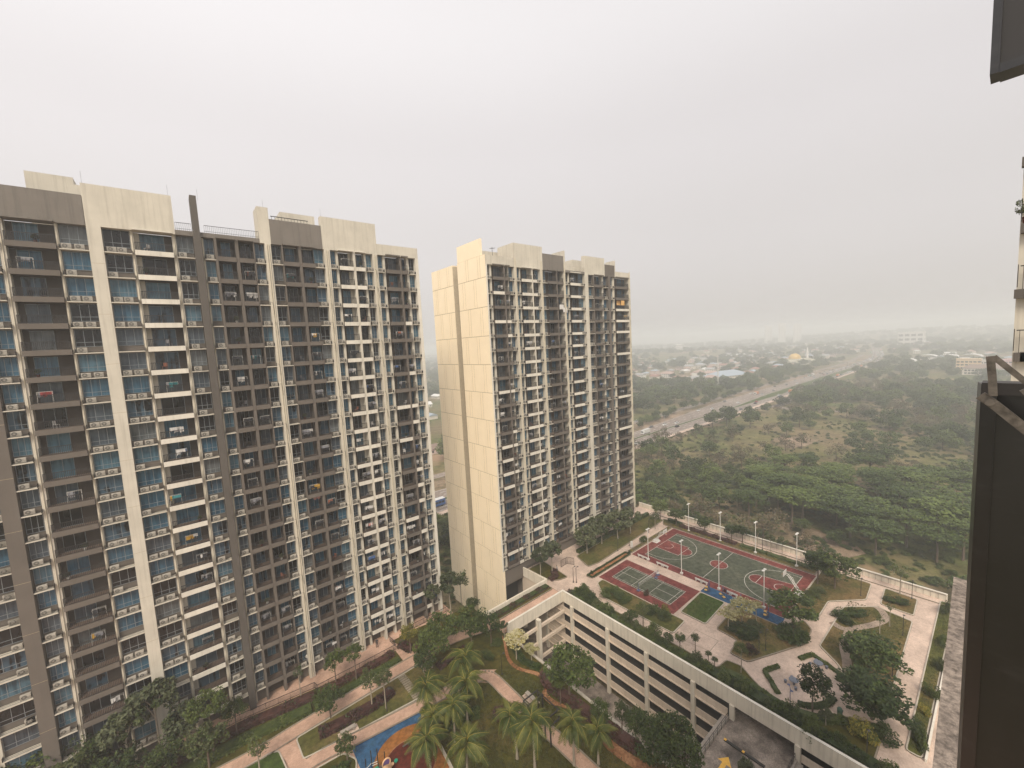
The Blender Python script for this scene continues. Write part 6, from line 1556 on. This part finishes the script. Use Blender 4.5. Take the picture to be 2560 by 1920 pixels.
for _, lb, bd, t_ in WT_:
    tc_[lb, bd] = tc_.get((lb, bd), 0)+1; t_['label'] = '%s, %s row, %s from left' % (lb, bd, ORD(tc_[lb, bd]))
# the remaining woods and scrub as joined masses of instances
def scatter(name, label, src, pts, cat):
    me = bpy.data.meshes.new(name); me.from_pydata([p[:3] for p in pts], [], [])
    at = me.attributes.new('size', 'FLOAT_VECTOR', 'POINT'); at.data.foreach_set('vector', [c for p in pts for c in (p[3], p[3], p[3]*p[4])])
    at = me.attributes.new('turn', 'FLOAT_VECTOR', 'POINT'); at.data.foreach_set('vector', [c for p in pts for c in (0, 0, rr.uniform(0, 6.28))])
    o = put(me, name); g = bpy.data.node_groups.new(name, 'GeometryNodeTree'); g.interface.new_socket('Geometry', in_out='INPUT', socket_type='NodeSocketGeometry'); g.interface.new_socket('Geometry', in_out='OUTPUT', socket_type='NodeSocketGeometry')
    gi, go = g.nodes.new('NodeGroupInput'), g.nodes.new('NodeGroupOutput'); ip = g.nodes.new('GeometryNodeInstanceOnPoints'); oi = g.nodes.new('GeometryNodeObjectInfo'); oi.inputs[0].default_value = src
    a1 = g.nodes.new('GeometryNodeInputNamedAttribute'); a1.data_type = 'FLOAT_VECTOR'; a1.inputs[0].default_value = 'size'; a2 = g.nodes.new('GeometryNodeInputNamedAttribute'); a2.data_type = 'FLOAT_VECTOR'; a2.inputs[0].default_value = 'turn'
    g.links.new(gi.outputs[0], ip.inputs['Points']); g.links.new(oi.outputs['Geometry'], ip.inputs['Instance']); g.links.new(a1.outputs[0], ip.inputs['Scale']); g.links.new(a2.outputs[0], ip.inputs['Rotation']); g.links.new(ip.outputs[0], go.inputs[0])
    o.modifiers.new('scatter', 'NODES').node_group = g; return stuff(o, label, cat)
srcs = {}
for o in bpy.data.objects:
    if o.name.startswith('crown') and o.data:
        for k in WC:
            for j in (0, 1):
                if o.data == WC[k][j] and (k, j) not in srcs: srcs[k, j] = o
far = {('gen', 0): [], ('dk', 0): [], ('dry', 0): [], ('gen', 1): []}
for (x, y, r, h, k) in W_[300:]: far[(k if k in ('gen', 'dk', 'dry') else 'gen', 0)].append((x, y, GZ+h, r, .9))
for i in range(9000):
    a = math.atan2(F_.y, F_.x)+rad(rr.uniform(-56, 60)); d = 420+rr.random()**1.1*2900; x, y = d*math.cos(a), d*math.sin(a)
    if interp(EA0, x)-10 < y < interp(EC1, x)+8 and x < 2300: continue
    if y < interp(EA0, x) and x < 560 and rr.random() < .35: continue
    dd = mn.noise(Vector((x*.004, y*.004, 9)))
    if dd < -.15 and rr.random() < .75: continue
    if any(abs(x-a_) < 11 and abs(y-c_) < 11 for a_, c_ in taken): continue
    if abs(x-790) < 45 and -5 < y < 50: continue
    if (960 < x < 1080 and 290 < y < 345) or (580 < x < 670 and 240 < y < 300): continue
    if x > 900 and abs(x-1040) < 40 and 30 < y < 115: continue
    r = rr.uniform(4, 9)*(1+d/4000); far[rr.choice((('gen', 0), ('dk', 0), ('gen', 1), ('dk', 0)))].append((x, y, GZ+max(0, hgt(x, y))+r*.7, r, .75))
for (k, j), pts in far.items():
    if pts and (k, j) in srcs: scatter('distant_woods' , 'mass of %s trees fading into the haze' % {'gen': 'green', 'dk': 'dark', 'dry': 'brownish'}[k], srcs[k, j], pts, 'woods')
und = {('gen', 0): [], ('dry', 0): [], ('dk', 0): []}
n0 = 0
while n0 < 9000:
    x = 107.6+rr.random()**1.5*560; y = rr.uniform(-200, 141)
    if not inview(x, y): n0 += .2; continue
    n0 += 1; dry = dens(x+900, y-400); s = rr.uniform(.4, 1.5)
    if (300 < x < 520 and 80 < y < 141) and rr.random() < .8: continue
    if 235 < x < 330 and 55 < y < 112 and rr.random() < .75: continue
    und[('dry', 0) if dry > .0 and rr.random() < .6 else ('gen', 0) if rr.random() < .75 else ('dk', 0)].append((x, y, GZ+s*.35, s, .6))
for i in range(1200):
    x, y = rr.uniform(25, 106), rr.uniform(78, 142); s = rr.uniform(.5, 1.5); und[('gen', 0)].append((x, y, GZ+s*.35, s, .6))
for (k, j), pts in und.items(): scatter('undergrowth', '%s scrub and bushes covering the wild field' % {'gen': 'green', 'dk': 'dark', 'dry': 'brown'}[k], srcs[k, j], pts, 'undergrowth')
# ================================================================ THE TOWER THE VIEW IS TAKEN FROM
own = thing('own_tower', 'sliver of the own tower at the right edge with cream wall and balconies', 'apartment tower', (32, -6, 0))
def ob(name, mat, *bx, smooth=False):
    b = MB()
    for q in bx: b.box(q[0]-32, q[1]+6, q[2], q[3]-32, q[4]+6, q[5])
    return b.build(name, M[mat], own)
ob('wall', 'cream', (31.4, -8, GZ, 31.9, .035, 24), (31.9, -8, GZ, 45, .02, 24)); ob('wall', 'cream', (1.2, -3.0, GZ, 31.3, -1.1, -3.7))
for k in range(-4, 8):
    z = -1.62+3.0*k
    ob('balcony_slab', 'brown', (31.0, -2.6, z-.42, 31.4, .10 if k % 2 else .005, z)); ob('balcony_slab', 'brown', (31.0, -2.6, z-.42+.001, 31.39, -.2, z+.03))
    b = MB()
    for i in range(14): b.box(31.05-32, -2.5+i*.18+6, z, 31.08-32, -2.48+i*.18+6, z+1.05)
    b.box(31.04-32, -2.55+6, z+1.05, 31.1-32, -.05+6, z+1.1).box(31.0-32, .0+6, z+.1, 31.04-32, .03+6, z+1.15); b.build('balcony_railing', M['black'], own)
t_ = thing('potted_plant', 'leggy balcony plant poking out from the balcony at the right edge', 'potted plant', (31.2, -.15, 4.4)); MB().tube((0, 0, 0), (0, 0, .3), .12, .16).build('pot', M['maroon'], t_)
put(crown('sparse', 0), 'foliage', t_, (-.05, .12, .75), 1, (.38, .38, .5))
# rough concrete ledge below the window
lg = MB(); lg.prism([(6.87, .346), (6.87, .12), (6.87, -.7), (1.5, -.7), (1.5, .165)], -3.14, -3.0)
def roughmat():
    m, t, p = newmat('rough_brown_concrete'); a = noise(t, 2.2, 6, rough=.75); c = noise(t, 16, 5, rough=.7); v = noise(t, 60, 3)
    r = ramp(t, [(.3, (.12, .10, .085)), (.5, (.25, .205, .17)), (.7, (.36, .30, .25))]); t.links.new(a, r.inputs[0]); r2_ = ramp(t, [(.38, (.45,)*3), (.55, (1,)*3), (.7, (1.25,)*3)]); t.links.new(c, r2_.inputs[0])
    t.links.new(mixc(t, 1.0, r.outputs[0], r2_.outputs[0], 'MULTIPLY'), p.inputs['Base Color']); p.inputs['Roughness'].default_value = .95; bump(t, p, c, .9, .03); return m
M['rough'] = roughmat()
tag(lg.build('concrete_ledge', M['rough']), 'rough brown concrete ledge running below the dark window panel', 'ledge')
lw2 = MB().box(3, -.98, -3.6, 7.3, -.72, -3.0); tag(lw2.build('ledge_upstand', M['cream']), 'cream wall strip carrying the rough concrete ledge', 'wall')
def darkmat():
    m, t, p = newmat('dusty_dark_panel'); a = noise(t, 9, 5, stretch=(1, 1, .5)); c = noise(t, 55, 4, stretch=(1, .25, 1.0)); r = ramp(t, [(.35, (.0035, .0032, .0036)), (.65, (.0085, .0078, .0085))]); t.links.new(a, r.inputs[0])
    r2_ = ramp(t, [(.56, (0, 0, 0)), (.75, (.35, .35, .35))]); t.links.new(c, r2_.inputs[0]); t.links.new(mixc(t, r2_.outputs[0], r.outputs[0], (.035, .033, .034)), p.inputs['Base Color'])
    p.inputs['Roughness'].default_value = .33; p.inputs['Specular IOR Level'].default_value = .7; p.inputs['Coat Weight'].default_value = .15; p.inputs['Coat Roughness'].default_value = .25; bump(t, p, c, .12, .002); return m
DP = darkmat()
sash = thing('dusty_shutter', 'dark dusty shutter panel standing open at the right edge of the view', 'shutter', (1, 0, -.9))
b = MB(); b.box(0, -1.2, -.95, .03, .014, .782); b.build('panel', DP, sash)
b = MB(); b.prism([(-.006, .014), (.0, .031), (.03, .036), (.03, .014)], -.95, .799); b.build('edge_strip', DP, sash)
MB().box(-.004, -1.2, .782, .034, .0305, .801).build('top_rail', M['black'], sash)
up_ = thing('dusty_shutter', 'dark shutter panel hanging at the top right corner of the view', 'shutter', (1, 0, .9))
MB().box(0, -1.2, -.529, .03, .030, .9).build('panel', M['black'], up_); MB().box(-.005, .0301, -.531, .035, .0395, .9).build('edge_strip', DP, up_); MB().box(-.006, -1.2, -.5325, .036, .030, -.520).build('bottom_rail', DP, up_)
st = thing('window_stay', 'worn metal window stay with riveted arms on top of the dark panel', 'window fitting', (.95, .02, -.12)); SM = simple('worn_metal', (.13, .115, .10), .45, .6, .5, 60)
def plate(name, pts, w, t=.004):
    # flat bar along points (y,z) in the plane facing the view
    b = MB()
    for (y0, z0), (y1, z1) in zip(pts, pts[1:]):
        d = Vector((y1-y0, z1-z0)).normalized(); n = Vector((-d.y, d.x))*w/2
        q = [(y0+n.x, z0+n.y), (y1+n.x, z1+n.y), (y1-n.x, z1-n.y), (y0-n.x, z0-n.y)]; k = len(b.v)
        b.v += [(0, a, c) for a, c in q]+[(t, a, c) for a, c in q]
        for f in ((0, 1, 2, 3), (7, 6, 5, 4), (0, 4, 5, 1), (1, 5, 6, 2), (2, 6, 7, 3), (3, 7, 4, 0)): b.f.append(tuple(k+i for i in f)); b.m.append(0)
    return b.build(name, SM, st)
plate('lower_arm', [(.010, .006), (-.005, -.008), (-.045, -.052)], .013); o = plate('upper_arm', [(-.001, .065), (-.036, .024)], .0075); o.location = (.004, 0, 0)
o = plate('strut', [(.002, .066), (-.001, .035), (-.003, .006)], .009); o.location = (-.003, 0, 0)
MB().tube((-.006, .0, -.004), (.0, .0, -.004), .005, n=12).build('rivet', SM, st); plate('cross_bar', [(-.030, .012), (-.055, .03)], .008).location = (-.004, 0, 0)
# ================================================================ SMOG
hz = MB().box(-5800, -5800, GZ-3.2, 5800, 5800, 32).mesh('haze', [])
m = bpy.data.materials.new('haze'); m.use_nodes = True; nt = m.node_tree; nt.nodes.clear(); o_ = nt.nodes.new('ShaderNodeOutputMaterial'); pv = nt.nodes.new('ShaderNodeVolumePrincipled')
pv.inputs['Color'].default_value = (.92, .95, .965, 1); pv.inputs['Density'].default_value = 0.0008; pv.inputs['Anisotropy'].default_value = 0.2
nt.links.new(pv.outputs[0], o_.inputs['Volume']); hz.materials.append(m); stuff(put(hz, 'haze'), 'pale smog filling the air over the whole scene', 'haze')
